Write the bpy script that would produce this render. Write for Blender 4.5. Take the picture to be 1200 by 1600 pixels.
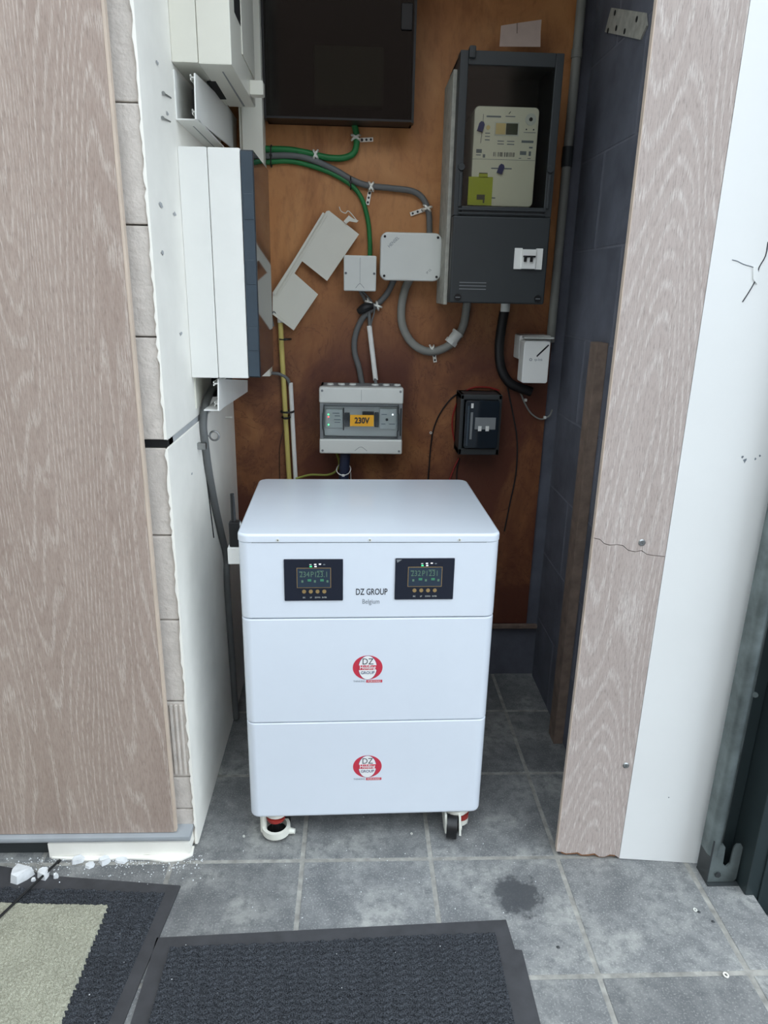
import bpy, bmesh, math, random
from mathutils import Vector, Matrix
random.seed(7)
for o in list(bpy.data.objects): bpy.data.objects.remove(o)
scene = bpy.context.scene
COL = scene.collection
# ------------------------------------------------------------------ camera
FPX, PITCH, ROLL, YAW, CH = 1091.6, 0.31031, 0.020764, 0.044383, 1.27335
fw = Vector((math.sin(YAW)*math.cos(PITCH), math.cos(YAW)*math.cos(PITCH), -math.sin(PITCH)))
r0 = Vector((math.cos(YAW), -math.sin(YAW), 0)); u0 = r0.cross(fw)
rv = r0*math.cos(ROLL) + u0*math.sin(ROLL); uv = rv.cross(fw)
CAMP = Vector((0, 0, CH))
cd = bpy.data.cameras.new('camera'); cam = bpy.data.objects.new('camera', cd); COL.objects.link(cam)
cd.sensor_fit = 'VERTICAL'; cd.sensor_height = 36; cd.lens = FPX/1600*36; cd.clip_start = 0.02
mw = Matrix.Identity(4)
for i in range(3):
    mw[i][0] = rv[i]; mw[i][1] = uv[i]; mw[i][2] = -fw[i]; mw[i][3] = CAMP[i]
cam.matrix_world = mw; scene.camera = cam
# ------------------------------------------------------------------ daylight and exposure
wd = bpy.data.worlds.new('overcast_sky'); scene.world = wd; wd.use_nodes = True
bg = wd.node_tree.nodes['Background']; bg.inputs[0].default_value = (0.82, 0.92, 1.0, 1); bg.inputs[1].default_value = 1.0
vs = scene.view_settings; vs.view_transform = 'Standard'; vs.look = 'None'; vs.gamma = 1; vs.use_curve_mapping = False
vs.exposure = 1.6
scene.display_settings.display_device = 'sRGB'
# ------------------------------------------------------------------ helpers: pixel rays met with real planes of the place
def ray(x, y): return fw + rv*((x-600)/FPX) - uv*((y-800)/FPX)
def W(x, y, Y): d = ray(x, y); return CAMP + d*(Y/d.y)
def LX(x, y, X): d = ray(x, y); return CAMP + d*(X/d.x)
def FZ(x, y, Z=0.0): d = ray(x, y); return CAMP + d*((Z-CH)/d.z)
WLOC = {}
def link(o, parent, wl):
    COL.objects.link(o); WLOC[o.name] = Vector(wl)
    if parent: o.parent = parent; o.location = Vector(wl) - WLOC[parent.name]
    else: o.location = wl
    return o
def obj(name, vs_, fs, m, parent=None, smooth=True, ang=35, kind=None):
    vs_ = [Vector(v) for v in vs_]
    lo = Vector([min(v[i] for v in vs_) for i in range(3)]); hi = Vector([max(v[i] for v in vs_) for i in range(3)])
    c = (lo+hi)/2
    if parent is None: c.z = lo.z
    me = bpy.data.meshes.new(name); me.from_pydata([v-c for v in vs_], [], fs)
    bm = bmesh.new(); bm.from_mesh(me); bmesh.ops.recalc_face_normals(bm, faces=bm.faces); bm.to_mesh(me); bm.free()
    if smooth:
        me.polygons.foreach_set('use_smooth', [True]*len(me.polygons)); me.set_sharp_from_angle(angle=math.radians(ang))
    if m: me.materials.append(m)
    o = bpy.data.objects.new(name, me)
    if kind: o['kind'] = kind
    if smooth: wn = o.modifiers.new('weighted_normals', 'WEIGHTED_NORMAL'); wn.keep_sharp = True; wn.weight = 100
    return link(o, parent, c)
def tag(o, label, cat, group=None):
    o['label'] = label; o['category'] = cat
    if group: o['group'] = group
    return o
def struct(o): o['kind'] = 'structure'; return o
def thing(name, loc, label, cat, group=None):
    o = bpy.data.objects.new(name, None); o.empty_display_size = 0.05
    return tag(link(o, None, loc), label, cat, group)
def join(*parts):
    V = []; F = []
    for v, f in parts:
        n = len(V); V += list(v); F += [tuple(i+n for i in q) for q in f]
    return V, F
def gbox(x0, x1, y0, y1, z0, z1, bev=0.0, seg=2):
    bm = bmesh.new(); bmesh.ops.create_cube(bm, size=1)
    for v in bm.verts:
        v.co = Vector(((x0+x1)/2+v.co.x*(x1-x0), (y0+y1)/2+v.co.y*(y1-y0), (z0+z1)/2+v.co.z*(z1-z0)))
    if bev: bmesh.ops.bevel(bm, geom=list(bm.edges), offset=bev, segments=seg, profile=0.5, affect='EDGES')
    bm.verts.ensure_lookup_table()
    r = ([v.co.copy() for v in bm.verts], [tuple(v.index for v in f.verts) for f in bm.faces]); bm.free(); return r
def box(name, x0, x1, y0, y1, z0, z1, m, parent=None, bev=0.002, seg=2): return obj(name, *gbox(x0, x1, y0, y1, z0, z1, bev, seg), m, parent)
def gprism(poly, ext):                      # closed 3-D polygon pushed along ext
    n = len(poly); P = [Vector(p) for p in poly]; e = Vector(ext)
    V = P + [p+e for p in P]
    F = [tuple(range(n)), tuple(range(2*n-1, n-1, -1))] + [(i, (i+1) % n, n+(i+1) % n, n+i) for i in range(n)]
    return V, F
def prism(name, poly, ext, m, parent=None): return obj(name, *gprism(poly, ext), m, parent)
def gdisc(c, n, r, h, seg=20, r2=None, up=None):   # cylinder / cone: base centre c, axis n
    n = Vector(n).normalized(); a = n.orthogonal().normalized() if up is None else (Vector(up)-n*Vector(up).dot(n)).normalized(); b = n.cross(a); c = Vector(c)
    r2 = r if r2 is None else r2; V = []
    for k in range(seg):
        t = 2*math.pi*k/seg; d = a*math.cos(t)+b*math.sin(t); V += [c+d*r]
    for k in range(seg):
        t = 2*math.pi*k/seg; d = a*math.cos(t)+b*math.sin(t); V += [c+n*h+d*r2]
    F = [tuple(range(seg)), tuple(range(2*seg-1, seg-1, -1))] + [(i, (i+1) % seg, seg+(i+1) % seg, seg+i) for i in range(seg)]
    return V, F
def disc(name, c, n, r, h, m, parent=None, seg=20, r2=None): return obj(name, *gdisc(c, n, r, h, seg, r2), m, parent)
def gring(c, n, ro, ri, h, seg=20):
    n = Vector(n).normalized(); a = n.orthogonal().normalized(); b = n.cross(a); c = Vector(c); V = []
    for rr, hh in ((ro, 0), (ro, h), (ri, h), (ri, 0)):
        for k in range(seg):
            t = 2*math.pi*k/seg; V.append(c+n*hh+(a*math.cos(t)+b*math.sin(t))*rr)
    F = []
    for q in range(4):
        for k in range(seg): F.append((q*seg+k, q*seg+(k+1) % seg, ((q+1) % 4)*seg+(k+1) % seg, ((q+1) % 4)*seg+k))
    return V, F
def smooth_path(pts, n=6):
    P = [Vector(p) for p in pts]; out = []
    for i in range(len(P)-1):
        a = P[i-1] if i else P[0]*2-P[1]; b = P[i]; c = P[i+1]; d = P[i+2] if i+2 < len(P) else P[-1]*2-P[-2]
        for k in range(n):
            t = k/n; out.append(0.5*((2*b)+(c-a)*t+(2*a-5*b+4*c-d)*t*t+(3*b-a-3*c+d)*t**3))
    out.append(P[-1]); return out
def gtube(pts, r, seg=10, sm=6, straight=False):
    P = [Vector(p) for p in pts] if straight else smooth_path(pts, sm)
    V = []; F = []; up = None
    for i, p in enumerate(P):
        t = (P[min(i+1, len(P)-1)]-P[max(i-1, 0)]).normalized()
        if up is None: up = t.orthogonal().normalized()
        up = (up - t*up.dot(t)).normalized(); b = t.cross(up)
        rr = r(i/(len(P)-1)) if callable(r) else r
        for k in range(seg):
            a = 2*math.pi*k/seg; V.append(p+(up*math.cos(a)+b*math.sin(a))*rr)
    for i in range(len(P)-1):
        for k in range(seg): F.append((i*seg+k, i*seg+(k+1) % seg, (i+1)*seg+(k+1) % seg, (i+1)*seg+k))
    F += [tuple(range(seg)), tuple(range(len(V)-1, len(V)-seg-1, -1))]
    return V, F
def tube(name, pts, r, m, parent=None, seg=10, sm=6, straight=False): return obj(name, *gtube(pts, r, seg, sm, straight), m, parent, ang=50)
def text(name, body, size, o, right, up, m, parent, sx=1.0, bold=0.0, lift=0.0004, align='CENTER', shear=0):
    cu = bpy.data.curves.new('t', 'FONT'); cu.body = body; cu.size = size; cu.align_x = align; cu.align_y = 'CENTER'; cu.offset = bold; cu.resolution_u = 3; cu.shear = shear
    ob = bpy.data.objects.new('t', cu); COL.objects.link(ob); bpy.context.view_layer.update()
    me = bpy.data.meshes.new_from_object(ob.evaluated_get(bpy.context.evaluated_depsgraph_get()))
    right = Vector(right).normalized(); up = Vector(up).normalized(); n = right.cross(up); o = Vector(o)
    V = [o+right*(v.co.x*sx)+up*v.co.y+n*lift for v in me.vertices]; F = [tuple(p.vertices) for p in me.polygons]
    bpy.data.objects.remove(ob); bpy.data.curves.remove(cu); bpy.data.meshes.remove(me)
    return obj(name, V, F, m, parent, smooth=False)
def copy_part(o, wl, parent):
    c = o.copy(); COL.objects.link(c); WLOC[c.name] = Vector(wl); c.parent = parent; c.location = Vector(wl)-WLOC[parent.name]; return c
XA, YA, ZA = Vector((1, 0, 0)), Vector((0, 1, 0)), Vector((0, 0, 1))
# ------------------------------------------------------------------ materials
def lin(c): return tuple((v/255/12.92 if v/255 <= .04045 else ((v/255+.055)/1.055)**2.4) for v in c)
class NT:
    def __init__(s, name):
        s.m = bpy.data.materials.new(name); s.m.use_nodes = True; s.t = s.m.node_tree; s.b = s.t.nodes['Principled BSDF']
    def n(s, k, **kw):
        q = s.t.nodes.new(k)
        for a, v in kw.items():
            if a.startswith('i_'): q.inputs[int(a[2:]) if a[2:].isdigit() else a[2:].replace('_', ' ')].default_value = v
            else: setattr(q, a, v)
        return q
    def l(s, a, b): s.t.links.new(a, b)
    def coord(s, kind='Object', scale=(1, 1, 1)):
        mp = s.n('ShaderNodeMapping'); mp.inputs['Scale'].default_value = scale
        if kind == 'World': s.l(s.n('ShaderNodeNewGeometry').outputs['Position'], mp.inputs[0])
        else: s.l(s.n('ShaderNodeTexCoord').outputs[kind], mp.inputs[0])
        return mp.outputs[0]
    def noise(s, vec, scale, detail=4, rough=.55, dist=0):
        q = s.n('ShaderNodeTexNoise'); q.inputs['Scale'].default_value = scale; q.inputs['Detail'].default_value = detail; q.inputs['Roughness'].default_value = rough; q.inputs['Distortion'].default_value = dist
        s.l(vec, q.inputs['Vector']); return q.outputs['Fac']
    def ramp(s, fac, stops):
        q = s.n('ShaderNodeValToRGB'); e = q.color_ramp.elements
        while len(e) < len(stops): e.new(0.5)
        for el, (p, c) in zip(e, stops): el.position = p; el.color = (*c, 1) if len(c) == 3 else c
        s.l(fac, q.inputs[0]); return q.outputs[0]
    def mix(s, a, b, fac, mode='MIX'):
        q = s.n('ShaderNodeMix', data_type='RGBA', blend_type=mode)
        for v, i in ((a, 6), (b, 7)):
            if isinstance(v, tuple): q.inputs[i].default_value = (*v, 1)
            else: s.l(v, q.inputs[i])
        if isinstance(fac, float): q.inputs[0].default_value = fac
        else: s.l(fac, q.inputs[0])
        return q.outputs[2]
    def bump(s, h, strength=.3, dist=.002):
        q = s.n('ShaderNodeBump'); q.inputs['Strength'].default_value = strength; q.inputs['Distance'].default_value = dist
        s.l(h, q.inputs['Height']); s.l(q.outputs[0], s.b.inputs['Normal'])
    def color(s, c):
        if isinstance(c, tuple): s.b.inputs['Base Color'].default_value = (*c, 1)
        else: s.l(c, s.b.inputs['Base Color'])
BW = ((0, 0, 0), (1, 1, 1))
def mat(name, rgb, rough=.5, metal=0, var=0.12, vscale=18, bump=0, bscale=200, coat=0, spec=.5):
    t = NT(name); c = lin(rgb); v = t.coord('World')
    dark = tuple(x*(1-var) for x in c); lite = tuple(min(1, x*(1+var*.5)) for x in c)
    t.color(t.ramp(t.noise(v, vscale, 5), [(.3, dark), (.7, lite)]))
    t.b.inputs['Roughness'].default_value = rough; t.b.inputs['Metallic'].default_value = metal
    t.b.inputs['Specular IOR Level'].default_value = spec; t.b.inputs['Coat Weight'].default_value = coat
    if bump: t.bump(t.noise(v, bscale, 6), bump)
    return t.m
def emit(name, rgb, s):
    t = NT(name); t.color((0.01, 0.01, 0.01)); t.b.inputs['Emission Color'].default_value = (*lin(rgb), 1); t.b.inputs['Emission Strength'].default_value = s; return t.m
def glass(name, tint, gloss=1.0, rough=.03):
    t = NT(name); t.t.nodes.remove(t.b)
    tr = t.n('ShaderNodeBsdfTransparent'); tr.inputs[0].default_value = (*tint, 1)
    gl = t.n('ShaderNodeBsdfGlossy'); gl.inputs['Roughness'].default_value = rough
    fr = t.n('ShaderNodeFresnel'); fr.inputs[0].default_value = 1.45
    mx = t.n('ShaderNodeMixShader'); t.l(fr.outputs[0], mx.inputs[0]); t.l(tr.outputs[0], mx.inputs[1]); t.l(gl.outputs[0], mx.inputs[2])
    t.l(mx.outputs[0], t.t.nodes['Material Output'].inputs[0]); return t.m
def laminate(name, base, lite, dark):
    t = NT(name); v = t.coord('Object', (1, 1, .12))
    big = t.noise(v, 9, 3, .5, .6)
    fld = t.noise(t.coord('Object', (1, 1, .085)), 4.6, 1.6, .45, .3)      # cathedral grain: contour lines of a slow field
    ml = t.n('ShaderNodeMath', operation='MULTIPLY'); t.l(fld, ml.inputs[0]); ml.inputs[1].default_value = 330
    sn = t.n('ShaderNodeMath', operation='SINE'); t.l(ml.outputs[0], sn.inputs[0])
    rings = t.ramp(sn.outputs[0], [(.2, (.27,)*3), (.9, (1, 1, 1))])
    fine = t.noise(t.coord('Object', (1, 1, .07)), 620, 4, .7)
    mid = t.noise(t.coord('Object', (1, 1, .1)), 110, 3, .6)
    c = t.ramp(big, [(.3, lin(dark)), (.7, lin(base))])
    c = t.mix(c, lin(dark), t.ramp(mid, [(.45, BW[0]), (.75, (.6,)*3)]))
    pores = t.mix(t.ramp(fine, [(.40, BW[0]), (.62, BW[1])]), rings, 1.0, 'MULTIPLY')
    c = t.mix(c, lin(lite), t.mix(pores, (.74, .74, .74), 1.0, 'MULTIPLY'))
    dk = t.noise(t.coord('Object', (1, 1, .09)), 640, 3, .6); c = t.mix(c, lin(tuple(x*.72 for x in dark)), t.ramp(dk, [(.52, BW[0]), (.72, (.55,)*3)]))
    t.color(c); t.b.inputs['Roughness'].default_value = .55; t.bump(pores, .15, .0006); return t.m
def plywood():
    t = NT('stained_plywood'); v = t.coord('World', (1, 1, .35))
    sw = t.noise(t.coord('World', (1, 1, .55)), 5, 6, .6, 1.6); gr = t.noise(v, 60, 4, .6)
    c = t.ramp(sw, [(.28, lin((146, 92, 54))), (.5, lin((184, 126, 76))), (.72, lin((200, 144, 92)))])
    c = t.mix(c, lin((96, 54, 34)), t.ramp(gr, [(.5, BW[0]), (.8, (.35,)*3)]))
    cr = t.noise(t.coord('World', (1, 1, .7)), 9, 5, .65, 2.2)
    geo = t.n('ShaderNodeSeparateXYZ'); t.l(t.coord('World'), geo.inputs[0])
    low = t.n('ShaderNodeMapRange'); t.l(geo.outputs[2], low.inputs[0]); low.inputs[1].default_value = 1.38; low.inputs[2].default_value = 1.05
    line = t.ramp(cr, [(.485, BW[0]), (.497, (.55,)*3), (.503, (.55,)*3), (.515, BW[0])])
    c = t.mix(c, lin((70, 36, 24)), t.mix(line, low.outputs[0], 1.0, 'MULTIPLY'))
    st = t.noise(t.coord('World', (1, 1, .8)), 3.2, 5, .6, .5)       # damp staining plus painted shade in the lower part of the sheet
    c = t.mix(c, lin((88, 44, 32)), t.mix(t.ramp(st, [(.28, (.25,)*3), (.55, (.95,)*3)]), low.outputs[0], 1.0, 'MULTIPLY'))
    t.color(c); t.b.inputs['Roughness'].default_value = .5; t.bump(t.mix(gr, line, .5), .25, .001); return t.m
def concrete_tile():
    t = NT('concrete_tile'); v = t.coord('World')
    a = t.noise(v, 7, 6, .6, .4); b = t.noise(v, 40, 6, .65); d = t.noise(v, 260, 3, .6)
    c = t.ramp(a, [(.3, lin((100, 102, 104))), (.5, lin((133, 134, 134))), (.7, lin((170, 170, 166)))])
    c = t.mix(c, lin((104, 106, 108)), t.ramp(b, [(.44, BW[0]), (.66, (.85,)*3)]))
    c = t.mix(c, lin((196, 196, 192)), t.ramp(d, [(.54, BW[0]), (.7, (.5,)*3)]))
    oi = t.n('ShaderNodeObjectInfo'); c = t.mix(c, t.ramp(oi.outputs['Random'], [(0, (.78,)*3), (1, (1.0,)*3)]), 1.0, 'MULTIPLY')
    # oil spill of its own shape
    sp = FZ(808, 1398); vm = t.n('ShaderNodeVectorMath', operation='DISTANCE'); t.l(v, vm.inputs[0]); vm.inputs[1].default_value = sp
    ad = t.n('ShaderNodeMath', operation='MULTIPLY_ADD'); t.l(b, ad.inputs[0]); ad.inputs[1].default_value = .13; t.l(vm.outputs['Value'], ad.inputs[2])
    c = t.mix(c, lin((62, 64, 68)), t.ramp(ad.outputs[0], [(.105, (.85,)*3), (.125, BW[0])]))
    t.color(c); t.b.inputs['Roughness'].default_value = .62; t.bump(t.mix(b, d, .5), .25, .0012); return t.m
def pile(name, a, b, scale=900, rough=.95, bump=.6):
    t = NT(name); v = t.coord('World'); n1 = t.noise(v, scale, 2, .6); n2 = t.noise(v, 14, 4)
    c = t.mix(t.ramp(n1, [(.35, lin(a)), (.65, lin(b))]), (.75, .75, .75), t.ramp(n2, [(.4, BW[0]), (.7, (.5,)*3)]), 'MULTIPLY')
    t.color(c); t.b.inputs['Roughness'].default_value = rough; t.bump(n1, bump, .003); t.b.inputs['Specular IOR Level'].default_value = .2; return t.m
M = {}
M['cab'] = mat('white_powder_coat', (226, 233, 243), .22, var=.01, coat=.2)
M['groove'] = mat('dark_groove', (120, 126, 132), .6)
M['lam'] = laminate('oak_laminate', (174, 155, 144), (212, 200, 190), (158, 138, 127))
M['lam_r'] = laminate('oak_laminate_lit', (186, 172, 166), (222, 214, 208), (172, 157, 150))  # same laminate as the left board, coloured lighter to paint in stronger light
M['edge'] = mat('laminate_edge', (206, 188, 172), .6)
M['chip'] = mat('particle_board', (150, 104, 72), .9, var=.5, vscale=300, bump=.8)
M['whitepanel'] = mat('white_melamine', (236, 237, 236), .4, var=.02, vscale=6)
M['plaster'] = mat('white_plaster', (247, 244, 236), .8, var=.05, vscale=12, bump=.25, bscale=60)
M['filler'] = mat('grey_joint_filler', (176, 178, 180), .85, bump=.4)
M['block'] = mat('aerated_concrete', (212, 204, 196), .95, var=.12, vscale=30, bump=1.0, bscale=120)
M['dkblock'] = mat('dark_tarred_block', (98, 101, 112), .8, var=.3, vscale=9, bump=.5, bscale=90)
M['mortar'] = mat('mortar', (160, 158, 152), .95, var=.4, vscale=35, bump=.6)
M['dkmortar'] = mat('dark_mortar', (112, 114, 124), .95, bump=.5)
M['ply'] = plywood(); M['tile'] = concrete_tile()
M['cream'] = mat('cream_plastic', (226, 224, 212), .38, var=.02)
M['white'] = mat('white_plastic', (236, 236, 232), .35, var=.02)
M['lgrey'] = mat('light_grey_plastic', (220, 222, 217), .42, var=.03)
M['mgrey'] = mat('mid_grey_plastic', (128, 132, 134), .45, var=.05)
M['dgrey'] = mat('dark_grey_plastic', (50, 54, 56), .5, var=.06)
M['black'] = mat('black_plastic', (18, 19, 21), .4)
M['void'] = mat('dark_interior', (12, 13, 15), .9)
M['smokedoor'] = mat('smoked_gloss_door', (30, 38, 46), .05, var=.02)
M['smokeside'] = mat('smoked_door_rim', (62, 74, 84), .25, var=.1)
M['smoke'] = glass('smoked_glass', (.33, .34, .30), 1, .12); M['clear'] = glass('clear_cover', (.93, .96, .97), 1, .06); M['tint'] = glass('tinted_cover', (.93, .94, .91), 1, .15)
M['greyc'] = mat('grey_cable', (104, 106, 106), .5, var=.08); M['conduit'] = mat('grey_conduit', (142, 142, 136), .5, var=.12)
M['green'] = mat('green_cable', (30, 120, 62), .45, var=.08); M['blackc'] = mat('black_cable', (26, 26, 28), .5)
M['yellow'] = mat('yellow_tube', (206, 190, 110), .45, var=.08); M['ygw'] = mat('yellow_green_wire', (150, 156, 70), .5); M['red'] = mat('red_wire', (150, 40, 36), .5); M['navy'] = mat('navy_cable', (34, 42, 66), .5)
M['steel'] = mat('galvanised_steel', (168, 170, 170), .35, 1, var=.2, vscale=40); M['zinc'] = mat('bright_zinc', (240, 240, 232), .35, .3, var=.1)
M['track'] = mat('weathered_galvanised_steel', (126, 136, 136), .5, .7, var=.45, vscale=16, bump=.2); M['jamb'] = mat('dark_green_paint', (44, 54, 56), .4, var=.2, vscale=8)
M['rubber'] = mat('black_rubber', (62, 62, 65), .75, var=.25, vscale=25, bump=.2)
M['rib'] = pile('ribbed_pile', (24, 26, 29), (84, 87, 93), 500); M['carpet'] = pile('beige_pile', (140, 139, 124), (196, 195, 176), 700)
M['paper'] = mat('brown_paper', (196, 176, 164), .9); M['wood'] = mat('old_batten', (126, 108, 96), .8, var=.3, vscale=30); M['weather'] = mat('weathered_grey_board', (172, 170, 160), .85, var=.25, vscale=50, bump=.4)
M['ink'] = mat('dark_print', (40, 42, 50), .6); M['greyink'] = mat('grey_print', (120, 128, 136), .6); M['navyink'] = mat('navy_print', (40, 56, 110), .6)
M['logored'] = mat('logo_red', (205, 56, 76), .45, var=.02); M['logowhite'] = mat('logo_white', (244, 244, 244), .45, var=.01); M['orange'] = mat('orange_sticker', (244, 178, 40), .5, var=.02)
M['panelblk'] = mat('display_bezel', (22, 28, 44), .25, var=.03); M['screen'] = mat('lcd_glass', (40, 54, 70), .12, var=.03); M['gold'] = mat('brass_button', (190, 160, 110), .3, .6)
M['lcdtxt'] = emit('lcd_segments', (120, 170, 150), .16); M['lcdgreen'] = emit('lcd_icons', (80, 180, 140), .16); M['led_g'] = emit('green_led', (60, 255, 130), 1.2); M['led_w'] = emit('white_led', (235, 245, 255), .8); M['led_r'] = emit('red_led', (255, 80, 80), 1.0)
M['meter'] = mat('meter_housing', (240, 236, 220), .4, var=.02); M['lime'] = mat('lime_cover', (182, 190, 40), .35, var=.03); M['lcd'] = mat('meter_lcd', (70, 78, 66), .2); M['lcdlabel'] = mat('cream_label', (232, 206, 148), .5); M['seal'] = mat('blue_seal', (28, 46, 110), .35)
M['redplastic'] = mat('red_plastic', (150, 42, 36), .4); M['castor'] = mat('cream_castor', (228, 228, 218), .4)
M['gravel'] = mat('gravel', (96, 98, 102), .95, var=.6, vscale=90, bump=1, bscale=120); M['brick'] = mat('red_brick', (150, 100, 84), .9, var=.3, vscale=40, bump=.5)
M['railgrey'] = mat('rail_grey', (168, 173, 178), .5, var=.1); M['facade'] = mat('added_brick_facade', (120, 100, 90), .9, var=.3, vscale=3); M['garage'] = mat('garage_paint', (190, 188, 182), .85); M['rubble'] = mat('plaster_chip', (226, 228, 230), .9, var=.12, vscale=60, bump=.4)
# ------------------------------------------------------------------ the setting
YB, XL, XR = 2.12, -.367, .62
YF = 1.36                                   # front of the block wall on the left
GX, GY, T = -.4154, 1.3074, .30
floor = struct(box('floor', -2.2, .895, -1.9, YB+.1, -.12, -.0015, M['mortar'], bev=0))
tv, tf = gbox(-.1455, .1455, -.1455, .1455, -.03, 0, .003, 2)
tile_me = None
for i in range(-6, 5):
    for j in range(-3, 11):
        cx, cy = GX+i*T+.15, GY-j*T+.15+0*T
        if i < 4:
            if tile_me is None:
                t0 = obj('tile', [Vector(v)+Vector((cx, cy, 0)) for v in tv], tf, M['tile'], floor); tile_me = t0
            else: copy_part(tile_me, (cx, cy, -.015), floor)
        else: box('tile', GX+i*T+.006, .897, cy-.144, cy+.144, -.03, 0, M['tile'], floor, .003)
struct(box('ground', -9, 9, -12, 5, -.3, -.12, M['gravel'], bev=0))
struct(box('ground_strip', .897, 3, -9, 5, -.13, -.06, M['gravel'], bev=0))
# gravel stones beside the threshold: real pebbles, far too many to count
V = []; F = []
for k in range(900):
    x = .91+random.random()*.5; y = .6+random.random()*.9; s = .006+random.random()*.008
    if x > .94 and y > 1.17: continue
    bmv, bmf = gdisc((x, y, -.06), (random.uniform(-.4, .4), random.uniform(-.4, .4), 1), s, s*1.2, 6, s*.55)
    n = len(V); V += bmv; F += [tuple(i+n for i in q) for q in bmf]
g = obj('gravel', V, F, M['gravel'], None, smooth=False, kind='stuff'); tag(g, 'dark grey loose gravel beyond the tiled floor edge', 'gravel')
struct(box('ceiling', -.48, .80, 1.335, YB+.1, 2.3, 2.4, M['garage'], bev=0))
struct(box('wall_left_sky_block', -1.5, -1.4, -3.0, 1.37, -.12, 2.7, M['garage'], bev=0))  # unseen side wall, moved close and lengthened to block sky from the left
struct(box('wall_rear_sky_block', -9, 4.0, -6.6, -6.4, -.12, 5.6, M['facade'], bev=0))   # unseen house added behind the camera to block sky and darken reflections
struct(box('wall_front_left', -1.5, -.47, YF+.01, YF+.1, 0, 2.7, M['block'], bev=0))
# back wall: masonry with the plywood sheet in front
wb = struct(box('wall_back', -.47, .75, YB+.012, YB+.1, -.03, 2.295, M['dkblock'], bev=0))
box('plywood_sheet', XL, .585, YB, YB+.012, .2, 2.295, M['ply'], wb, .001)
box('bottom_rail', -.3, XR, YB-.012, YB, .185, .2, M['wood'], wb, .002)
# left wall: aerated blocks, plaster on the niche side
wl = struct(box('wall_left', XL-.004, XL, YF+.004, YB, .98, 2.295, M['plaster'], bev=.003))
box('lower_plaster', XL-.004, XL+.001, YF+.002, YB, 0, .966, M['plaster'], wl, .003)
box('joint_filler', XL-.004, XL-.002, YF+.02, YB, .966, .98, M['filler'], wl, 0)
zs = [0.0, .102, .191, .391, .59, .781, .966]
zz = [(zs[k]+.001, zs[k+1]-.001) for k in range(6)] + [(.981, 1.176), (1.178, 1.371), (1.373, 1.565), (1.567, 1.765), (1.767, 2.295)]
for k, (a, b) in enumerate(zz):
    dx = random.uniform(-.002, .002)
    o = box('block', -.468, XL-.004, YF+random.uniform(0, .004), YB, a, b, M['block'], wl, .004)
    if k == 2:
        for q in range(4): box('ridge', -.418+q*.011, -.412+q*.011, YF-.003, YF+.004, a+.01, b-.006, M['block'], o, .001)
box('gap_strip', -.468, XL-.002, YF+.004, YF+.05, .966, .981, M['void'], wl, 0)
for za, zb2 in ((.005, .964), (.983, 2.29)):
    nz = int((zb2-za)/.012); L_ = [(XL-.0025-random.uniform(0, .0045), za+(zb2-za)*k/nz) for k in range(nz+1)]
    prism('plaster_edge', [(XL+.0005, YF-.0035, za), *[(x, YF-.0035, z) for x, z in L_], (XL+.0005, YF-.0035, zb2)], (0, .012, 0), M['plaster'], wl)
for q, r in (((252, 320), .006), ((273, 335), .005), ((283, 521), .005), ((254, 395), .004), ((246, 98), .004), ((300, 740), .003), ((262, 178), .004)):
    c = LX(*q, XL+.0012); n_ = 9; prism('scuff', [(XL+.001, c.y+math.cos(6.283*k/n_)*r*2.4*random.uniform(.5, 1.2), c.z+math.sin(6.283*k/n_)*r*random.uniform(.5, 1.2)) for k in range(n_)], (.0003, 0, 0), M['filler'], wl)
# right wall of the niche in dark blockwork
wr = struct(box('wall_right', XR+.0015, XR+.12, 1.32, YB, 0, 2.295, M['dkmortar'], bev=0))
for k in range(10):
    off = .0 if k % 2 else .2
    y = 1.325-off
    while y < YB:
        a, b = max(y, 1.325), min(y+.39, YB-.002)
        if b-a > .03: box('block', XR, XR+.014, a, b-.003, k*.23+.002, k*.23+.228, M['dkblock'], wr, .003)
        y += .4
# ------------------------------------------------------------------ cladding boards
yb = 1.332
lp = thing('laminate_board', (-.8, yb, .06), 'large greyed-oak laminate board covering the wall on the left', 'board')
box('face', -1.5, -.412, yb, yb+.012, .062, 2.3, M['lam'], lp, .0008)
box('edge_strip', -.412, -.4065, yb, yb+.013, .064, 2.3, M['edge'], lp, .0008)
rail = thing('floor_rail', (-.6, yb, .04), 'grey metal sill rail under the large laminate board', 'rail')
box('rail_lip', -1.5, -.374, yb-.012, yb+.03, .050, .0605, M['railgrey'], rail, .002)
box('rail_web', -1.5, -.376, yb-.004, yb+.03, .040, .050, M['railgrey'], rail, .002)
kt = [(-.70, .0), (-.70, .040), (-.377, .040), (-.374, .020), (-.380, .006), (-.392, .0)]
kt += [(-.392-.308*k/22, random.uniform(0, .007) if 0 < k < 22 else 0) for k in range(1, 22)]
kerb = struct(prism('trim_1', [(x, YF-.035, z) for x, z in kt], (0, .055, 0), M['plaster']))
sl = [(-.374, 1.352), (-.372, 1.326), (-.395, 1.310), (-.43, 1.306), (-.47, 1.314), (-.53, 1.318), (-.60, 1.312), (-.66, 1.318), (-.695, 1.322), (-.695, 1.352)]
prism('plaster_skirt', [(x, y, .0) for x, y in sl], (0, 0, .004), M['plaster'], kerb)
struct(box('trim_2', -1.6, -.70, YF-.02, YF+.02, 0, .04, M['dgrey'], bev=.004))
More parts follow.
